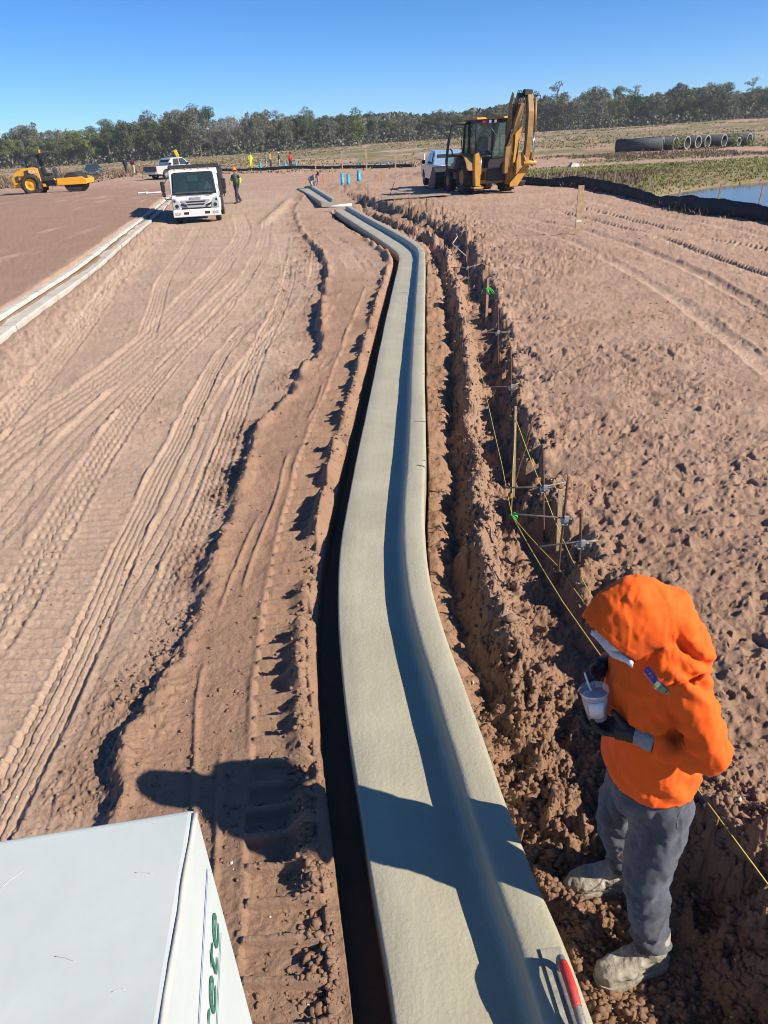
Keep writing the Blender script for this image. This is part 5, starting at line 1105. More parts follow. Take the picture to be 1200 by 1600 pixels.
def backhoe():
    M_y = mat('backhoe_yellow', (.55, .26, .03), .5, var=.1, vscale=2, dirt=.5, coat=.05, dcol=(.22, .14, .085)); M_d = mat('backhoe_dark', (.028, .028, .03), .55, dirt=.25, dcol=(.15, .1, .07)); M_gl = mat('green_cab_glass', (.10, .16, .16), .05, alpha=.55, spec=.8); M_st = mat('steel_rod', (.62, .62, .62), .2, metal=1.)  # yellow darkened and dirt raised to paint in the machine's shaded look
    M_bo = mat('worn_shaded_yellow', (.30, .165, .05), .6, var=.25, vscale=3, dirt=.6, dcol=(.13, .085, .055))  # browner yellow: shade painted into the colour on top of wear
    x, y = 5.62, 38.2; S = 1.09
    root = empty('backhoe_loader', (x, y, gz(x, y)-.02), R(13), 'yellow backhoe loader seen from behind with boom folded up and door open', 'backhoe'); root.scale = (S, S, S)
    # forward +y, rear axle at origin
    for s_ in (-1, 1):
        wheel(root, (s_*.92, 0, .70), .70, .46, M_y, lugs=18, rr=.5); wheel(root, (s_*.88, 2.15, .46), .46, .33, M_y, lugs=14, rr=.52)
        b = MB(); secs = []
        for k in range(9):
            a = R(15)+R(160)*k/8; secs.append([(s_*.66, -math.cos(a)*.82, .72+math.sin(a)*.82), (s_*1.17, -math.cos(a)*.82, .72+math.sin(a)*.82), (s_*1.17, -math.cos(a)*.87, .72+math.sin(a)*.87), (s_*.66, -math.cos(a)*.87, .72+math.sin(a)*.87)])
        b.loft(secs, smooth=False); b.build('fender', M_bo, root, bevel=.01)
    b = MB(); b.box((0, .6, .75), (.8, 3.6, .45)); b.cyl((-.9, 0, .7), (.9, 0, .7), .14); b.cyl((-.85, 2.15, .46), (.85, 2.15, .46), .09); b.build('chassis', M_d, root, bevel=.02)
    b = MB(); b.prism([(1.0, .85), (1.0, 1.75), (1.4, 1.72), (2.9, 1.45), (3.0, .85)], (0, 0, 0), (0, 1, 0), (0, 0, 1), (.95, 0, 0)); b.build('engine_hood', M_y, root, bevel=.05)
    # cab: lower body, posts, glass, roof
    b = MB(); b.prism([(-.50, .95), (-.50, 1.35), (.95, 1.35), (.95, .95)], (0, 0, 0), (0, 1, 0), (0, 0, 1), (1.30, 0, 0)); b.build('cab_floor', M_d, root, bevel=.02)
    b = MB()
    top = [(-.66, -.62), (.66, -.62), (.66, .80), (-.66, .80)]; bot = [(-.70, -.52), (.70, -.52), (.70, .98), (-.70, .98)]
    for (a, c), (d, e) in zip(bot, top): b.box(((a+d)/2, (c+e)/2, 2.08), (.09, .10, 1.5), rot=(math.atan2(e-c, 1.5)*-1, math.atan2(d-a, 1.5), 0))
    for s_ in (-1, 1): b.box((s_*.68, .2, 2.08), (.06, .09, 1.48)); b.box((s_*.69, .2, 1.38), (.05, 1.5, .08)); b.box((s_*.665, .1, 2.78), (.06, 1.45, .10))
    b.box((0, -.60, 2.76), (1.36, .08, .14)); b.box((0, -.50, 1.40), (1.38, .06, .08)); b.box((0, .80, 2.76), (1.36, .08, .1)); b.box((.02, -.575, 2.05), (.05, .04, 1.4)); b.build('cab_frame', M_d, root, bevel=.012)
    b = MB(); b.prism([(-.78, 2.82), (-.74, 2.90), (.95, 2.92), (1.0, 2.84)], (0, 0, 0), (0, 1, 0), (0, 0, 1), (1.46, 0, 0)); b.build('cab_roof', M_y, root, bevel=.03)
    for p, nm in (([(-.66, -.545, 1.42), (.66, -.545, 1.42), (.62, -.635, 2.70), (-.62, -.635, 2.70)], 'rear_window'), ([(-.695, .24, 1.42), (-.695, .95, 1.42), (-.66, .78, 2.72), (-.66, .24, 2.72)], 'side_window'), ([(-.695, -.48, 1.42), (-.695, .16, 1.42), (-.66, .16, 2.72), (-.66, -.57, 2.72)], 'side_window'), ([(.695, -.48, 1.42), (.695, .95, 1.42), (.66, .78, 2.72), (.66, -.57, 2.72)], 'side_window'), ([(-.66, .985, 1.42), (.66, .985, 1.42), (.62, .81, 2.72), (-.62, .81, 2.72)], 'front_window')):
        MB().add(p, [(0, 1, 2, 3)]).build(nm, M_gl, root)
    b = MB(); b.box((0, .15, 1.55), (.5, .5, .16)); b.box((0, .42, 1.9), (.48, .14, .6)); b.build('seat', M_blackp, root, bevel=.05)
    b = MB(); b.box((-.35, -.68, 2.74), (.22, .06, .09)); b.build('rear_lamp', M_redl, root); b = MB(); b.box((.12, -.68, 2.74), (.12, .06, .12)); b.box((-.12, -.68, 2.74), (.12, .06, .12)); b.build('work_lamp', M_lamp, root, bevel=.01)
    b = MB(); b.tube([(-.1, -.60, 2.6), (.2, -.62, 2.2)], .02, 6); b.build('rear_wiper', M_chrome, root)
    # open left door swung out towards the rear-left
    hx, hy = -.72, .16; dv = Vector((-.98, .05, 0)).normalized()
    D = lambda u, z: Vector((hx, hy, 0))+dv*u+Vector((0, 0, z))
    b = MB(); b.tube([D(.0, 2.72), D(.55, 2.74), D(.74, 2.62), D(.92, 1.95), D(1.0, 1.3), D(.98, 1.0), D(.55, .92), D(.30, 1.05), D(.05, 1.40), D(0, 2.0), D(0, 2.72)], .06, 8); b.tube([D(.02, 1.5), D(.97, 1.5)], .035, 8); b.tube([D(.3, 1.55), D(.34, 2.1)], .02, 6); dr = b.build('door', M_d, root)
    MB().add([D(.08, 1.46), D(.95, 1.46), D(.92, 1.02), D(.55, .98), D(.33, 1.1)], [(0, 1, 2, 3, 4)]).build('window', M_gl, dr)
    b = MB(); b.tube([D(.72, 1.52), D(.76, 1.72), D(.84, 1.78)], .03, 6); b.build('handle', M_blackp, dr)
    b = MB(); b.box((-.85, .6, .55), (.25, .5, .06)); b.box((-.85, .6, .85), (.25, .5, .05)); b.box((-.85, 1.15, .8), (.3, .55, .5)); b.build('step', M_d, root, bevel=.01)
    # rear frame and stabilisers
    b = MB(); b.box((0, -1.05, .95), (1.9, .12, .14)); b.box((0, -1.05, .50), (1.9, .12, .14))
    for s_ in (-1, 1): b.box((s_*.9, -1.05, .75), (.16, .16, .75))
    b.box((0, -.75, .75), (.9, .6, .5)); b.build('rear_frame', M_bo, root, bevel=.02)
    for s_ in (-1, 1):
        b = MB(); b.prism([(-.10, .35), (.10, .35), (.14, 1.1), (.05, 1.62), (-.12, 1.55), (-.14, 1.0)], (s_*.86, -1.18, 0), (1, 0, 0), (0, 0, 1), (0, .2, 0)); leg = b.build('stabiliser', M_y, root, bevel=.015)
        b = MB(); b.box((s_*.86, -1.2, .30), (.42, .42, .06)); b.cyl((s_*.86, -1.2, .32), (s_*.86, -1.2, .5), .05); b.build('foot_pad', M_y, leg, bevel=.01)
        b = MB(); b.cyl((s_*.70, -1.2, 1.45), (s_*.70, -1.2, .8), .05); b.build('ram', M_st, leg)
    # boom folded upright, side-shifted to the right; stick folded down behind it
    bx = .62; nb0 = set(root.children)
    b = MB(); b.box((bx, -1.22, .75), (.42, .28, .8)); b.cyl((bx, -1.34, .35), (bx, -1.34, 1.15), .11); b.build('swing_post', M_y, root, bevel=.02)
    boom = [(-1.30, .75), (-1.55, .9), (-1.75, 1.6), (-1.72, 2.25), (-1.45, 3.0), (-1.30, 3.62), (-1.42, 3.98), (-1.24, 4.05), (-1.02, 3.65), (-1.0, 2.9), (-1.1, 2.2), (-1.12, 1.4)]
    b = MB()
    for s_ in (-1, 1): b.prism(boom, (bx-.06+s_*.13, 0, 0), (0, 1, 0), (0, 0, 1), (.035, 0, 0))
    b.prism([(y_, z_) for y_, z_ in [(-1.5, 1.0), (-1.66, 1.6), (-1.62, 2.25), (-1.38, 3.0), (-1.24, 3.6), (-1.1, 3.5), (-1.1, 2.2), (-1.2, 1.4)]], (bx-.06, 0, 0), (0, 1, 0), (0, 0, 1), (.2, 0, 0)); bm_ = b.build('boom', M_bo, root, bevel=.008)
    text_mesh('lettering', 'CAT', .30, M_wp, bm_, frame((bx-.06-.165, -1.48, 2.35), (0, -.25, .95), (0, -.95, -.25)), extrude=.005, bold=.008)
    # rear face plate of boom widening at the knee
    b = MB(); b.prism([(-.30, 1.95), (-.12, 2.35), (.10, 3.0), (.16, 3.6), (.05, 3.6), (-.12, 2.9), (-.22, 2.1), (-.28, .85), (-.42, .8), (-.45, 1.5), (-.44, 1.9)], (bx-.02, -1.62, 0), (1, 0, 0), (0, 0, 1), (0, .25, 0)); b.build('boom_web', M_bo, root, bevel=.015)
    b = MB(); b.prism([(-.12, 2.42), (.16, 2.75), (.20, 2.6), (.05, 2.2), (-.02, 1.3), (-.12, 1.25), (-.10, 1.9)], (bx-.02, -1.78, 0), (1, 0, 0), (0, 0, 1), (0, .05, 0)); b.build('yellow_guard', M_y, root, bevel=.01)
    stick = [(-1.62, 3.95), (-1.42, 4.02), (-1.55, 3.3), (-1.68, 2.3), (-1.72, 1.55), (-1.92, 1.5), (-1.95, 2.3), (-1.85, 3.3)]
    b = MB(); b.prism(stick, (bx+.42, -.05, 0), (0, 1, 0), (0, 0, 1), (.24, 0, 0)); st = b.build('stick', M_bo, root, bevel=.015)
    b = MB(); b.cyl((bx+.35, -1.45, 3.93), (bx+.0, -1.35, 3.93), .09); b.cyl((bx+.2, -1.5, 4.1), (bx+.55, -1.5, 4.1), .07); b.box((bx+.35, -1.5, 4.05), (.3, .2, .22)); b.build('boom_pin', M_d, root)
    b = MB(); b.cyl((bx+.62, -1.75, 3.85), (bx+.62, -1.95, 2.55), .055); b.build('ram_barrel', M_bo, root)
    b = MB(); b.cyl((bx+.64, -1.70, 3.9), (bx+.64, -2.02, 1.25), .042); b.cyl((bx+.60, -1.95, 2.6), (bx+.60, -2.02, 1.3), .03); b.build('ram', M_st, root)
    # bucket linkage and bucket curled at the bottom
    b = MB()
    for s_ in (-1, 1): b.prism([(-1.80, 1.62), (-1.62, 1.5), (-1.72, 1.05), (-2.0, 1.0), (-2.1, 1.25)], (bx+.45+s_*.18, 0, 0), (0, 1, 0), (0, 0, 1), (.04, 0, 0))
    b.cyl((bx+.2, -2.0, 1.15), (bx+.75, -2.0, 1.15), .10); b.build('bucket_linkage', M_y, root, bevel=.005)
    b = MB(); b.prism([(-.28, .28), (.05, .30), (.55, .98), (.50, 1.1), (.30, 1.02), (-.10, .62), (-.30, .42)], (bx+.02, -1.75, 0), (1, 0, 0), (0, 0, 1), (0, .12, 0)); b.build('link_arm', M_y, root, bevel=.015)
    b = MB(); secs = []
    for k in range(9):
        a = R(200)+R(190)*k/8; c = Vector((0, -1.42, .62)); r_ = .36
        secs.append([(bx-.20, c.y+r_*math.cos(a), c.z+r_*math.sin(a)), (bx+.46, c.y+r_*math.cos(a), c.z+r_*math.sin(a)), (bx+.46, c.y+(r_-.03)*math.cos(a), c.z+(r_-.03)*math.sin(a)), (bx-.20, c.y+(r_-.03)*math.cos(a), c.z+(r_-.03)*math.sin(a))])
    b.loft(secs); b.build('digging_bucket', M_d, root)
    # hoses
    for k in range(4):
        b = MB(); xx = bx-.12+.07*k; b.tube([(xx, -1.25, 2.9), (xx-.05, -1.45, 3.35), (xx-.02, -1.5, 3.75), (xx+.10, -1.42, 4.12), (xx+.28, -1.52, 3.95), (xx+.34, -1.62, 3.6)], .018, 6); b.build('hose', M_blackp, root)
    b = MB(); b.tube([(bx+.6, -1.6, 3.95), (bx+.82, -1.7, 3.95), (bx+.86, -1.75, 3.6), (bx+.80, -1.8, 3.3)], .02, 6); b.build('hose', M_blackp, root)
    for o in root.children:
        if o.name.split('.')[0] in ('boom', 'boom_web', 'yellow_guard', 'stick', 'boom_pin', 'ram_barrel', 'ram', 'hose') and o not in nb0: o.scale.z = .915; o.location.z = .07; o.rotation_euler.y = R(4.5); o.location.x = -.12
    # loader arms and front bucket
    b = MB()
    for s_ in (-1, 1): b.prism([(1.1, 1.35), (1.3, 1.5), (2.6, 1.15), (3.3, .45), (3.15, .35), (2.4, .95), (1.2, 1.2)], (s_*.62, 0, 0), (0, 1, 0), (0, 0, 1), (.12, 0, 0))
    b.build('loader_arm', M_y, root, bevel=.015)
    b = MB(); secs = []
    for k in range(8):
        a = R(95)+R(190)*k/7; secs.append([(-1.2, 3.85+.5*math.cos(a), .55+.48*math.sin(a)), (1.2, 3.85+.5*math.cos(a), .55+.48*math.sin(a)), (1.2, 3.85+.45*math.cos(a), .55+.43*math.sin(a)), (-1.2, 3.85+.45*math.cos(a), .55+.43*math.sin(a))])
    b.loft(secs, smooth=False)
    for s_ in (-1, 1): b.prism([(3.85+.48*math.cos(R(95)+R(190)*k/7), .55+.46*math.sin(R(95)+R(190)*k/7)) for k in range(8)]+[(4.6, .10)], (s_*1.19, 0, 0), (0, 1, 0), (0, 0, 1), (.03, 0, 0))
    b.build('loader_bucket', M_d, root)
backhoe()
# ------------------------------------------------------------------ people at a distance
def person(x, y, face, h, shirt, trousers, hair, label, hat=None, lean=0., kneel=False, walk=0., sleeves=None, arms=None, z=None, vest=None):
    root = empty('person', (x, y, gz(x, y) if z is None else z), face, label, 'person'); k = h/1.75
    def P(a, b_, c): return Vector((a*k, b_*k, c*k))
    # figure faces -y; lean forward tilts the trunk about the hip
    hip = .92 if not kneel else .52
    def T(v):
        v = Vector(v); d = v-Vector((0, 0, hip)); c_, s_ = math.cos(lean), math.sin(lean)
        return Vector((d.x, d.y*c_-d.z*s_, d.y*s_+d.z*c_+hip))*k
    q = lambda a, b_, c: T((a, b_, c+(hip-.92)))
    leg_j = []
    for s_ in (-1, 1):
        w = walk*s_
        if kneel: leg_j.append([P(s_*.10, 0, hip), P(s_*.16, -.34, .38+.05*s_), P(s_*.16, .02, .09), P(s_*.16, -.14, .04)] if s_ > 0 else [P(s_*.10, 0, hip), P(s_*.15, -.22, .10), P(s_*.15, .22, .08), P(s_*.15, .30, .05)])
        else: leg_j.append([P(s_*.09, 0, hip), P(s_*.10, -.04-.18*w, .50), P(s_*.10, .02-.30*w+.12*(w < 0)*abs(walk), .09), P(s_*.11, -.14-.30*w, .04)])
    if arms is None: arms = [[(-.19, 0, 1.40), (-.25, .03, 1.14), (-.22, -.08, .90)], [(.19, 0, 1.40), (.25, .03, 1.14), (.22, -.08, .90)]]
    A_ = [[q(*p) for p in a] for a in arms]
    b = MB(); hc = q(0, -.02, 1.63); b.ell(hc, (.075*k, .09*k, .115*k), 10, 8); b.ell(hc+Vector((0, -.09*k, -.02*k)), (.014*k, .02*k, .02*k), 6, 5)
    b.tube([q(0, .01, 1.42), q(0, -.01, 1.56)], .055*k, 8); b.tube([q(0, 0, .9), q(0, 0, 1.1), q(0, 0, 1.3), q(0, 0, 1.42)], [.12*k, .12*k, .13*k, .10*k], 10)
    for a in A_: b.tube(a, [.05*k, .042*k, .034*k], 8); b.ell(a[-1]+Vector((0, -.03*k, -.05*k)), (.035*k, .03*k, .06*k), 8, 6)
    for l_ in leg_j: b.tube(l_[:3], [.085*k, .06*k, .045*k], 8); b.tube(l_[2:], [.045*k, .04*k], 8)
    remesh(b, 'body', M_skin, root, .02*k, 2)
    b = MB(); b.loft([[q(.165*math.cos(a)*sx, .115*math.sin(a)*sy, zz) for a in [2*math.pi*i/14 for i in range(14)]] for zz, sx, sy in ((.84, 1.02, 1.1), (.95, .98, 1.08), (1.15, 1.02, 1.05), (1.32, 1.15, 1.1), (1.44, .9, .85), (1.48, .5, .6))])
    for a in A_: b.tube([a[0], a[1], a[1].lerp(a[2], .85)], [.072*k, .06*k, .05*k], 10)
    remesh(b, 'shirt', shirt, root, .018*k, 2, disp=lambda p, n: .008*fold(p, 6, 420))
    if vest:
        b = MB(); b.loft([[q(.18*math.cos(a)*sx, .132*math.sin(a)*sy, zz) for a in [2*math.pi*i/14 for i in range(14)]] for zz, sx, sy in ((.90, 1.0, 1.08), (1.15, 1.03, 1.05), (1.32, 1.1, 1.1), (1.45, .85, .85))]); b.build('vest', vest, root, smooth=True)
    if sleeves:
        for a in A_: b = MB(); b.tube([a[0].lerp(a[1], .6), a[1], a[1].lerp(a[2], .9)], [.078*k, .068*k, .056*k], 10); b.build('sleeve', sleeves, root)
    b = MB()
    for l_ in leg_j: b.tube([l_[0]+Vector((0, 0, .05*k)), l_[1], l_[2]], [.11*k, .085*k, .07*k], 10)
    b.ell(P(0, .01, hip), (.175*k, .13*k, .13*k), 12, 8)
    remesh(b, 'trousers', trousers, root, .018*k, 2, disp=lambda p, n: .007*fold(p, 7, 430))
    for l_ in leg_j: b = MB(); b.ell((l_[2]+l_[3])/2+Vector((0, 0, -.01)), (.05*k, .14*k, .05*k), 10, 8); b.build('shoe', M_black, root)
    b = MB(); b.ell(hc+Vector((0, .012*k, .02*k)), (.088*k, .10*k, .115*k), 12, 8)
    if hat:
        b2 = MB(); b2.lathe([(0, .13*k), (.07*k, .115*k), (.105*k, .07*k), (.115*k, .02*k), (.15*k, .015*k), (.15*k, .005*k), (0, .005*k)], hc+Vector((0, 0, .03*k)), (0, -.1, 1), 14); b2.build('hat', hat, root)
    remesh(b, 'hair', hair, root, .022*k, 1)
    return root
C = lambda n, c: mat(n, c, .85, var=.15, vscale=8)
M_navy = C('navy_cloth', (.025, .035, .07)); M_maroon = C('maroon_cloth', (.16, .015, .02)); M_cream_t = C('cream_trousers', (.55, .48, .38)); M_dkj = C('dark_jeans', (.03, .035, .05)); M_hv = C('hi_vis_yellow', (.62, .75, .03)); M_tan = C('tan_cloth', (.40, .22, .09)); M_teal = C('teal_cloth', (.05, .25, .27)); M_red = C('red_cloth', (.55, .02, .03)); M_char = C('charcoal_cloth', (.035, .035, .04)); M_mauve = C('dusty_mauve_cloth', (.32, .23, .22)); M_ltj = C('pale_jeans', (.36, .40, .44)); M_ohat = mat('orange_hard_hat', (.85, .17, .02), .4); M_what = mat('white_cap', (.75, .74, .70), .7); M_lblue = C('pale_blue_jeans', (.22, .40, .52)); M_gvest = C('grey_vest', (.10, .12, .12))
person(-7.0, 43.6, R(-35), 1.72, M_char, M_dkj, M_hair, 'worker in an orange hard hat with yellow sleeves walking right of the white truck', hat=M_ohat, walk=.7, sleeves=M_hv, vest=M_gvest, arms=[[(-.19, 0, 1.40), (-.27, -.05, 1.16), (-.18, -.25, 1.05)], [(.19, 0, 1.40), (.26, .10, 1.16), (.24, .0, .94)]])
t_ = empty('broom', (-7.28, 43.3, gz(-7.28, 43.3)), 0, 'long-handled tool held by the worker in the orange hard hat', 'tool'); b = MB(); b.cyl((0, -.1, .3), (-.55, .0, 1.65), .018, n=8); b.build('shaft', M_wood, t_); b = MB(); b.box((-.62, .02, 1.72), (.12, .3, .07), rot=(0, .4, 0)); b.build('head', M_what, t_)
person(-3.55, 51.2, R(60), 1.72, M_mauve, M_ltj, M_hair, 'worker in dusty mauve shirt bending over the short far curb', lean=1.15, kneel=True, arms=[[(-.19, -.02, 1.40), (-.22, -.30, 1.30), (-.16, -.52, 1.12)], [(.19, -.02, 1.40), (.22, -.32, 1.28), (.12, -.56, 1.10)]], z=gz(-3.3, 50.6)+.06)
person(-29.7, 102.0, R(170), 1.85, M_navy, M_navy, M_hair, 'man in navy walking away near the trees, left of the maroon one', walk=.5)
person(-28.5, 101.0, R(160), 1.80, M_maroon, M_cream_t, M_hair, 'person in maroon top and cream trousers near the trees', walk=.4)
person(-15.4, 110.5, R(20), 1.75, M_hv, M_hv, M_hair, 'worker dressed all in bright yellow in the far field')
person(-13.0, 107.5, R(100), 1.75, M_teal, M_ltj, M_hair, 'person in teal half hidden behind the tan jacket')
person(-12.3, 106.4, R(70), 1.88, M_tan, M_char, M_hair, 'person in a tan hooded jacket and dark trousers far off', hat=None)
person(-10.95, 104.5, R(-80), 1.80, M_char, M_lblue, M_hair, 'person in charcoal with a white cap far off', hat=M_what)
person(-9.3, 102.0, R(-150), 1.78, M_red, M_navy, M_hair, 'person in a red shirt and navy trousers far off')
person(-11.9, 50.2, R(150), 1.70, M_what, M_char, M_hair, 'person in white behind the white truck, only head and arms showing', hat=M_what, z=.35)
sh = empty('shovel', (-11.15, 49.6, 1.2), 0, 'yellow-bladed shovel sticking up behind the white truck', 'shovel'); b = MB(); b.cyl((0, 0, -1.0), (-.08, 0, 1.0), .02, n=8); b.build('shaft', M_wood, sh); b = MB(); b.box((-.14, 0, 1.25), (.2, .04, .42), rot=(0, -.35, 0)); b.build('blade', mat('yellow_blade', (.75, .55, .05), .5), sh, bevel=.02)
# ------------------------------------------------------------------ loose crumbs and clods (uncountable)
def crumbs():
    rs = np.random.RandomState(11); N = 150000
    y = np.exp(rs.uniform(math.log(1.15), math.log(34), N)).astype(np.float32); dep = y*cp+CAM_H*sp; x = (rs.uniform(-.56, .62, N)*dep).astype(np.float32)
    jl, jb = jitter(x, y); gl = GL(y); gr = GR(y); le = LEDGE(y)+jl; bk = BANK(y)+jb; wd = WIND(y); n2 = fbm(x*1.7, y*1.7, 2, 3); n5 = fbm(x*.6, y*.6, 15, 3)
    w = .02+.05*ss(.2, .6, n5)
    w += .5*((x > gr+.02) & (x < bk+.3) & (y < 3.2))+.9*np.exp(-((x-wd)/.16)**2)+.75*np.exp(-((x-bk-.05)/.17)**2)*ss(-.5, .3, n2)+.7*np.exp(-((x-le+.06)/.13)**2)*ss(-.4, .3, n2)+.9*np.exp(-((x-gl+.25)/.06)**2)
    w += .15*((x > gr+.02) & (x < bk))+.10*ss(.2, 2, x-bk)*ss(-.1, .5, n2)+.03*((x > le) & (x < gl-.15))
    w += .9*np.exp(-(((x-2.2)/1.0)**2+((y-25)/7)**2))+.6*np.exp(-(((x+1.9)/.5)**2+((y-22)/8)**2))*ss(-.2, .3, n2)
    bad = ((x > gl-.15) & (x < gr+.01)) | ((x > LC(y)-.02) & (x < LC(y)+.66))
    k = (rs.rand(N) < w) & ~bad; x = x[k]; y = y[k]; n = len(x); w = w[k]
    if n > 30000: q = rs.permutation(n)[:30000]; x = x[q]; y = y[q]; w = w[q]; n = 30000
    z = base_h(x, y, *jitter(x, y))+detail_h(x, y)[0]
    s = (.0028+.0080*rs.rand(n)**3.5*(1+1.4*np.clip(w, 0, 1)))*(1+.085*y.clip(0, 14)); big = (rs.rand(n) < .03*np.clip(w*1.5, 0, 1)) & (y > 3.6); s = np.where(big, s*2.2, s)
    ico = np.array([(0, 0, 1), (.9, 0, .25), (.28, .85, .3), (-.73, .53, .2), (-.73, -.53, .3), (.28, -.85, .2), (0, 0, -.6)], np.float32)
    F = np.array([(0, 1, 2), (0, 2, 3), (0, 3, 4), (0, 4, 5), (0, 5, 1), (6, 2, 1), (6, 3, 2), (6, 4, 3), (6, 5, 4), (6, 1, 5)], np.int32)
    P = ico[None]*(1+rs.uniform(-.6, .45, (n, 7, 1)))*np.stack([s*rs.uniform(.8, 1.5, n), s*rs.uniform(.8, 1.3, n), s*rs.uniform(.6, 1.0, n)], -1)[:, None, :]
    a = rs.uniform(0, 6.28, n); ca, sa = np.cos(a)[:, None], np.sin(a)[:, None]
    P = np.stack([P[..., 0]*ca-P[..., 1]*sa, P[..., 0]*sa+P[..., 1]*ca, P[..., 2]], -1)+np.stack([x, y, z+s*.05], -1)[:, None, :]
    f = (F[None]+(np.arange(n)*7)[:, None, None]).reshape(-1, 3)
    me = bpy.data.meshes.new('soil_clods'); me.vertices.add(n*7); me.vertices.foreach_set('co', P.reshape(-1).astype(np.float32)); me.loops.add(f.size); me.loops.foreach_set('vertex_index', f.ravel()); me.polygons.add(len(f)); me.polygons.foreach_set('loop_start', np.arange(0, f.size, 3, dtype=np.int32)); me.update(calc_edges=True)
    me.materials.append(M_ground); me.materials.append(mat('shell_bits', (.62, .55, .45), .7))
    mi = np.repeat((rs.rand(n) < .02*(s < .012)).astype(np.int32), 10); me.polygons.foreach_set('material_index', mi)
    for nm, v_ in (('damp_shade', damp_shade_mask(x, y)), ('clod', np.full(n, .5))): at = me.attributes.new(nm, 'FLOAT', 'POINT'); at.data.foreach_set('value', np.repeat(v_, 7).astype(np.float32))
    o = bpy.data.objects.new('soil_clods', me); col.objects.link(o); tag(o, 'loose brown soil crumbs and clods scattered over the site', 'soil', kind='stuff')
crumbs()
# ------------------------------------------------------------------ trees
def leaf_mat(name, c, c2):
    mt = mat(name, c, .75, c2=c2, var=.1, vscale=.35, spec=.2, detail=3.); return mt
M_l = [leaf_mat('oak_leaves_dark', (.105, .122, .050), (.058, .072, .030)), leaf_mat('oak_leaves_mossy', (.17, .168, .112), (.095, .098, .062)), leaf_mat('pine_needles', (.095, .130, .050), (.055, .078, .030)), leaf_mat('fresh_leaves', (.17, .20, .042), (.105, .13, .03)), leaf_mat('bare_twigs', (.27, .235, .19), (.17, .145, .115)), leaf_mat('rusty_leaves', (.16, .06, .035), (.09, .04, .025))]
M_bark = mat('grey_bark', (.17, .145, .115), .9, var=.3, vscale=2, bump=.3, bscale=8)
def tree_proto(kind, seed):
    rr = random.Random(seed); root = empty(('oak_tree', 'oak_tree', 'pine_tree', 'broadleaf_tree', 'bare_tree', 'broadleaf_tree')[kind]); H = {0: 10.5, 1: 10.8, 2: 11.6, 3: 10.5, 4: 10.0, 5: 7.5}[kind]*rr.uniform(.92, 1.08)
    tb = MB(); cb = MB(); cl = []
    if kind == 2:
        tb.tube([(0, 0, -.3), (.1, .1, H*.4), (rr.uniform(-.4, .4), .1, H*.8), (rr.uniform(-.5, .5), 0, H*.97)], [.26, .2, .13, .04], 7)
        for i in range(24):
            z = H*rr.uniform(.45, .98); a = rr.uniform(0, 6.28); r_ = rr.uniform(.3, 2.3)*(1.15-abs(z/H-.72)*1.6); p = Vector((r_*math.cos(a), r_*math.sin(a), z)); tb.tube([(0, 0, z-.7), p], [.06, .02], 5, caps=False); cl.append((p, rr.uniform(1.0, 1.6), .6))
    else:
        W = {0: 4.6, 1: 4.4, 3: 4.2, 4: 3.6, 5: 3.0}[kind]*rr.uniform(.9, 1.1); tb.tube([(0, 0, -.3), (rr.uniform(-.2, .2), 0, H*.2), (rr.uniform(-.5, .5), .2, H*.5), (rr.uniform(-.6, .6), 0, H*.8)], [.34, .28, .18, .05], 7)
        nb = 30 if kind != 4 else 24
        for i in range(nb):
            a = rr.uniform(0, 6.28); u = rr.random()**.6; ph = rr.uniform(-.55, 1.0); r_ = W*u*math.sqrt(max(.05, 1-max(0, ph)**2*.9)); z = H*(.50+.43*ph*(.6+.4*u)); z = max(z, H*.16)
            p = Vector((r_*math.cos(a), r_*math.sin(a), z)); m0 = Vector((0, 0, H*rr.uniform(.18, .5))); mid = m0.lerp(p, .55)+Vector((0, 0, .6))
            if i % 2 == 0 or kind == 4: tb.tube([m0, mid, p], [.10, .06, .02], 5, caps=False)
            if kind == 4:
                for q in range(9):
                    e = p+Vector((rr.uniform(-1.2, 1.2), rr.uniform(-1.2, 1.2), rr.uniform(-.3, 1.4))); tb.tube([mid.lerp(p, rr.uniform(.3, 1)), e], [.035, .012], 3, caps=False)
            cl.append((p, rr.uniform(.9, 1.6), .8))
    for p, r_, sq in cl:
        n_ = {0: 120, 1: 105, 2: 95, 3: 115, 4: 20, 5: 100}[kind]
        for q in range(n_):
            v = Vector((rr.gauss(0, 1), rr.gauss(0, 1), rr.gauss(0, 1))); v = v.normalized()*(r_*rr.uniform(.45, 1.0)); v.z *= sq
            s_ = rr.uniform(.10, .24) if kind != 2 else rr.uniform(.08, .20); u = Vector((rr.gauss(0, 1), rr.gauss(0, 1), rr.gauss(0, 1))).normalized(); t = u.cross(v.normalized()+Vector((.01, .02, .03))).normalized(); c = p+v
            cb.add([c-u*s_, c+t*s_*.8, c+u*s_, c-t*s_*.8], [(0, 1, 2, 3)])
        if kind == 1:
            for q in range(10): c = p+Vector((rr.uniform(-r_, r_), rr.uniform(-r_, r_), -r_*.4)); L_ = rr.uniform(.5, 1.6); cb.add([c+Vector((-.09, 0, 0)), c+Vector((.09, 0, 0)), c+Vector((.03, .02, -L_))], [(0, 1, 2)])
    tb.build('trunk', M_bark, root, fix=False); cb.build('crown', M_l[kind], root, fix=False)
    return root, H
kinds = [0, 0, 0, 1, 1, 1, 2, 2, 3, 4, 4, 5]; protos = [(k,)+tree_proto(k, 100+i) for i, k in enumerate(kinds)]
TL = {0: 'dark green oak standing in the far treeline', 1: 'grey-green mossy oak standing in the far treeline', 2: 'tall pine rising above the far treeline', 3: 'bright green round tree in the far treeline', 4: 'bare grey leafless tree in the far treeline', 5: 'rusty red tree at the left end of the treeline'}
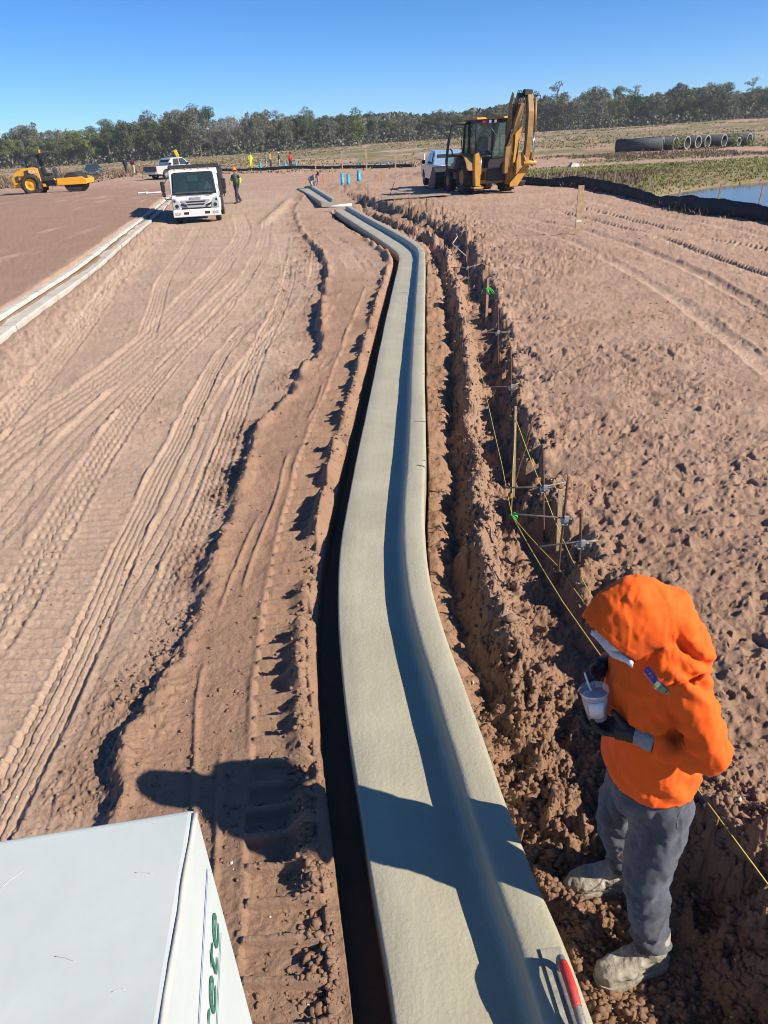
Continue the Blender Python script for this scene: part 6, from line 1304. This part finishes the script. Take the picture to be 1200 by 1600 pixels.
TG = {0: 'dark oaks of the treeline', 1: 'mossy oaks of the treeline', 2: 'pines of the treeline', 3: 'bright green trees of the treeline', 4: 'bare trees of the treeline', 5: 'rusty trees of the treeline'}
def SEC(a):
    for lim, ph in ((-.40, 'behind and left of the yellow roller'), (-.30, 'between the roller and the white truck'), (-.20, 'right behind the white truck'), (-.10, 'above the far workers'), (.0, 'above the end of the curb'), (.10, 'left of the backhoe cab'), (.22, 'behind the backhoe boom'), (.36, 'between the backhoe and the pipes')):
        if a < lim: return ph
    return 'beyond the dark pipes at right'
rt_ = random.Random(21); used = set(); ntree = 0
for row, (y0, sp_, sc) in enumerate(((268, 4.6, .92), (279, 5.0, 1.02), (292, 6.0, 1.1))):
    x = -190.
    while x < 205:
        yy_ = y0+rt_.uniform(-4.5, 4.5)+3*math.sin(x*.05); az = x/yy_
        w = {0: .42, 1: .30, 2: .10, 3: .05, 4: .10, 5: 0.}
        if az < -.47: w = {0: .3, 1: .1, 2: .05, 3: .2, 4: .05, 5: .3}
        elif az < -.27: w = {0: .62, 1: .16, 2: .08, 3: .12, 4: .02, 5: 0}
        elif az < -.13: w = {0: .1, 1: .34, 2: .05, 3: .02, 4: .49, 5: 0}
        elif az < .02: w = {0: .28, 1: .27, 2: .26, 3: .06, 4: .13, 5: 0}
        elif az > .3: w = {0: .50, 1: .22, 2: .22, 3: .03, 4: .03, 5: 0}
        u = rt_.random()*sum(w.values()); k = 0
        for kk, ww in w.items():
            u -= ww
            if u <= 0: k = kk; break
        c = [i for i, p in enumerate(protos) if p[0] == k]; i = rt_.choice(c)
        src = protos[i][1]; o = src if i not in used else copy_tree(src); used.add(i)
        hb = .80+.22*float(fbm(np.array([x*.03]), np.array([3.3]), 44, 2)[0])+.16*math.exp(-((az+.06)/.09)**2)
        hb *= 1.12+.42*float(ss(-.10, -.22, az))+.05*float(ss(.2, .4, az)); s_ = sc*hb*rt_.uniform(.86, 1.12); o.location = (x, yy_, float(base_h(x, yy_))-.2); o.rotation_euler = (0, 0, rt_.uniform(0, 6.28)); o.scale = (s_*rt_.uniform(.9, 1.15), s_*rt_.uniform(.9, 1.15), s_)
        tag(o, TL[k].replace('in the far treeline', SEC(az)).replace('rising above the far treeline', 'rising '+SEC(az)), 'tree', TG[k]); ntree += 1; x += sp_*rt_.uniform(.75, 1.3)
for i, p in enumerate(protos):
    if i not in used:
        for ch in list(p[1].children): bpy.data.objects.remove(ch)
        bpy.data.objects.remove(p[1])
# undergrowth along the wood edge and a dark mass of further wood
def leaves_mass(name, n, fx, smin, smax, mats_, label, seed):
    rs = np.random.RandomState(seed); P = fx(rs, n); n = len(P); s = rs.uniform(smin, smax, n)[:, None]
    u = rs.normal(size=(n, 3)); u /= np.linalg.norm(u, axis=1)[:, None]; v = rs.normal(size=(n, 3)); v -= (v*u).sum(1)[:, None]*u; v /= np.linalg.norm(v, axis=1)[:, None]
    V = np.stack([P-u*s, P+v*s, P+u*s, P-v*s], 1).reshape(-1, 3).astype(np.float32); f = np.arange(n*4, dtype=np.int32)
    me = bpy.data.meshes.new(name); me.vertices.add(n*4); me.vertices.foreach_set('co', V.ravel()); me.loops.add(n*4); me.loops.foreach_set('vertex_index', f); me.polygons.add(n); me.polygons.foreach_set('loop_start', np.arange(0, n*4, 4, dtype=np.int32)); me.update(calc_edges=True)
    for m_ in mats_: me.materials.append(m_)
    me.polygons.foreach_set('material_index', rs.randint(0, len(mats_), n).astype(np.int32)); o = bpy.data.objects.new(name, me); col.objects.link(o); return tag(o, label, 'plants', kind='stuff')
def f_under(rs, n):
    x = rs.uniform(-200, 210, n); y = 262+rs.normal(0, 2.5, n)+3*np.sin(x*.05)+rs.rand(n)*14; h = rs.rand(n)**1.5*(2.6+1.6*fbm(x*.12, x*0, 55, 2)); return np.stack([x, y, base_h(x, y)+h], 1)
leaves_mass('undergrowth', 22000, f_under, .18, .45, [M_l[0], M_l[1], M_l[4]], 'low shrubs and undergrowth along the edge of the wood', 3)
def f_back(rs, n):
    x = rs.uniform(-230, 240, n); y = rs.uniform(300, 318, n); h = rs.rand(n)*(8.6+1.6*fbm(x*.06, x*0, 57, 3)); return np.stack([x, y, base_h(x, y)+h], 1)
leaves_mass('deep_wood', 26000, f_back, .5, 1.0, [M_l[0], M_l[1]], 'dark mass of further woodland behind the treeline', 4)
# ------------------------------------------------------------------ grass and weeds
M_g = [mat('green_grass', (.20, .235, .045), .8, c2=(.14, .17, .03), vscale=.6, spec=.2), mat('straw_grass', (.36, .27, .14), .85, c2=(.24, .18, .10), vscale=.8, spec=.2), mat('dead_weeds', (.22, .155, .115), .9, c2=(.15, .105, .08), vscale=.8, spec=.1)]
def grass(name, n, sampler, hmin, hmax, label, seed, width=.012):
    rs = np.random.RandomState(seed); x, y, g_, mi, hs_ = sampler(rs, n); k = rs.rand(len(x)) < g_; x = x[k].astype(np.float32); y = y[k].astype(np.float32); mi = mi[k]; hs_ = hs_[k]; n = len(x)
    z = base_h(x, y)+detail_h(x, y)[0]-.02; V = []; h = rs.uniform(hmin, hmax, n)*hs_; B = 3
    a = rs.uniform(0, 6.28, (n, B)); d = rs.uniform(.15, .7, (n, B))*h[:, None]; w = (width*(1+y/25))[:, None]*rs.uniform(.6, 1.3, (n, B))
    bx_ = x[:, None]+rs.normal(0, .05, (n, B)); by_ = y[:, None]+rs.normal(0, .05, (n, B)); px, py = -np.sin(a)*w, np.cos(a)*w
    v0 = np.stack([bx_-px, by_-py, np.repeat(z[:, None], B, 1)], -1); v1 = np.stack([bx_+px, by_+py, np.repeat(z[:, None], B, 1)], -1); v2 = np.stack([bx_+np.cos(a)*d, by_+np.sin(a)*d, z[:, None]+h[:, None]*rs.uniform(.6, 1.1, (n, B))], -1)
    V = np.stack([v0, v1, v2], 2).reshape(-1, 3).astype(np.float32); m_ = n*B; me = bpy.data.meshes.new(name); me.vertices.add(m_*3); me.vertices.foreach_set('co', V.ravel()); me.loops.add(m_*3); me.loops.foreach_set('vertex_index', np.arange(m_*3, dtype=np.int32)); me.polygons.add(m_); me.polygons.foreach_set('loop_start', np.arange(0, m_*3, 3, dtype=np.int32)); me.update(calc_edges=True)
    for q in M_g: me.materials.append(q)
    me.polygons.foreach_set('material_index', np.repeat(mi, B).astype(np.int32)); o = bpy.data.objects.new(name, me); col.objects.link(o); return tag(o, label, 'grass', kind='stuff')
def s_right(rs, n):
    y = rs.uniform(16, 88, n); x = FENCE(y)-.5+rs.rand(n)**1.2*(y*.75); nn = fbm(x*.16, y*.16, 95, 4); dk = fbm(x*.1, y*.1, 96, 3)
    g_ = np.where((x > FENCE(y)-.6), 1., 0.)*np.where((base_h(x, y) > POND_Z+.05), 1, 0)*grass_mask(x.astype(np.float32), y.astype(np.float32)); dead = ss(.0, .35, dk+.5*ss(58, 72, y)-.1)
    u = rs.rand(n); mi = np.where(u < dead*.75, 2, np.where(u < dead*.75+.22, 1, 0)); return x, y, g_, mi, np.where(mi == 2, 1.9, 1.0)
grass('field_grass', 46000, s_right, .06, .16, 'green grass and dead weeds on the banks around the pond', 6)
def s_far(rs, n):
    y = rs.uniform(84, 262, n); x = (rs.rand(n)-.5)*1.35*y; nn = fbm(x*.05, y*.05, 98, 3); g_ = np.clip(.5+nn, 0, 1); u = rs.rand(n); mi = np.where(u < .55, 1, np.where(u < .8, 2, 0)); return x, y, g_, mi, np.full(n, 1.3)
grass('dry_field', 26000, s_far, .08, .22, 'dry rough grass on the far field up to the wood', 7, width=.02)
def s_left(rs, n):
    y = rs.uniform(74, 130, n); x = rs.uniform(-70, -26, n); nn = fbm(x*.08, y*.08, 99, 3); g_ = np.clip(.6+nn, 0, 1); u = rs.rand(n); mi = np.where(u < .7, 2, 1); return x, y, g_, mi, np.full(n, 1.8)
grass('dead_weed_strip', 9000, s_left, .12, .3, 'brown dead weeds behind the yellow roller', 8, width=.02)
for x, y, s_, lb in ((31.6, 83.2, 1.0, 'green bush growing in front of the second pipe'), (38.9, 86.5, .95, 'green bush growing in front of the sixth pipe'), (40.9, 87.4, .6, 'small green bush before the small pipe end')):
    root = empty('weed_bush', (x, y, gz(x, y)), 0, lb, 'bush', 'bushes by the pipes'); rr = random.Random(int(x*10)); b = MB(); c_ = MB()
    for i in range(14):
        a = rr.uniform(0, 6.28); p = Vector((.6*s_*math.cos(a)*rr.random(), .6*s_*math.sin(a)*rr.random(), s_*rr.uniform(.5, 1.3))); b.tube([(0, 0, 0), p*.6, p], [.02, .015, .008], 4)
        for q in range(14): v = p+Vector((rr.gauss(0, .2), rr.gauss(0, .2), rr.gauss(-.1, .22)))*s_; u = Vector((rr.gauss(0, 1), rr.gauss(0, 1), rr.gauss(0, 1))).normalized()*.09; t = u.orthogonal().normalized()*.05; c_.add([v-u, v+t, v+u, v-t], [(0, 1, 2, 3)])
    b.build('stem', M_bark, root, fix=False); c_.build('foliage', M_l[3], root, fix=False)

# ------------------------------------------------------------------ thin haze of the far air
hz = MB(); hz.box((0, 195, 11.0), (1030, 470, 27.0)); hz = hz.build('haze', bpy.data.materials.new('haze')); hm = hz.data.materials[0]; hm.use_nodes = True; hn = hm.node_tree.nodes
hn.remove(hn['Principled BSDF']); pv = hn.new('ShaderNodeVolumePrincipled'); pv.inputs['Density'].default_value = .0003; pv.inputs['Color'].default_value = (.88, .93, 1, 1); pv.inputs['Anisotropy'].default_value = .2
hm.node_tree.links.new(pv.outputs[0], hn['Material Output'].inputs['Volume']); tag(hz, 'faint pale haze in the air before the trees', 'haze', kind='stuff')
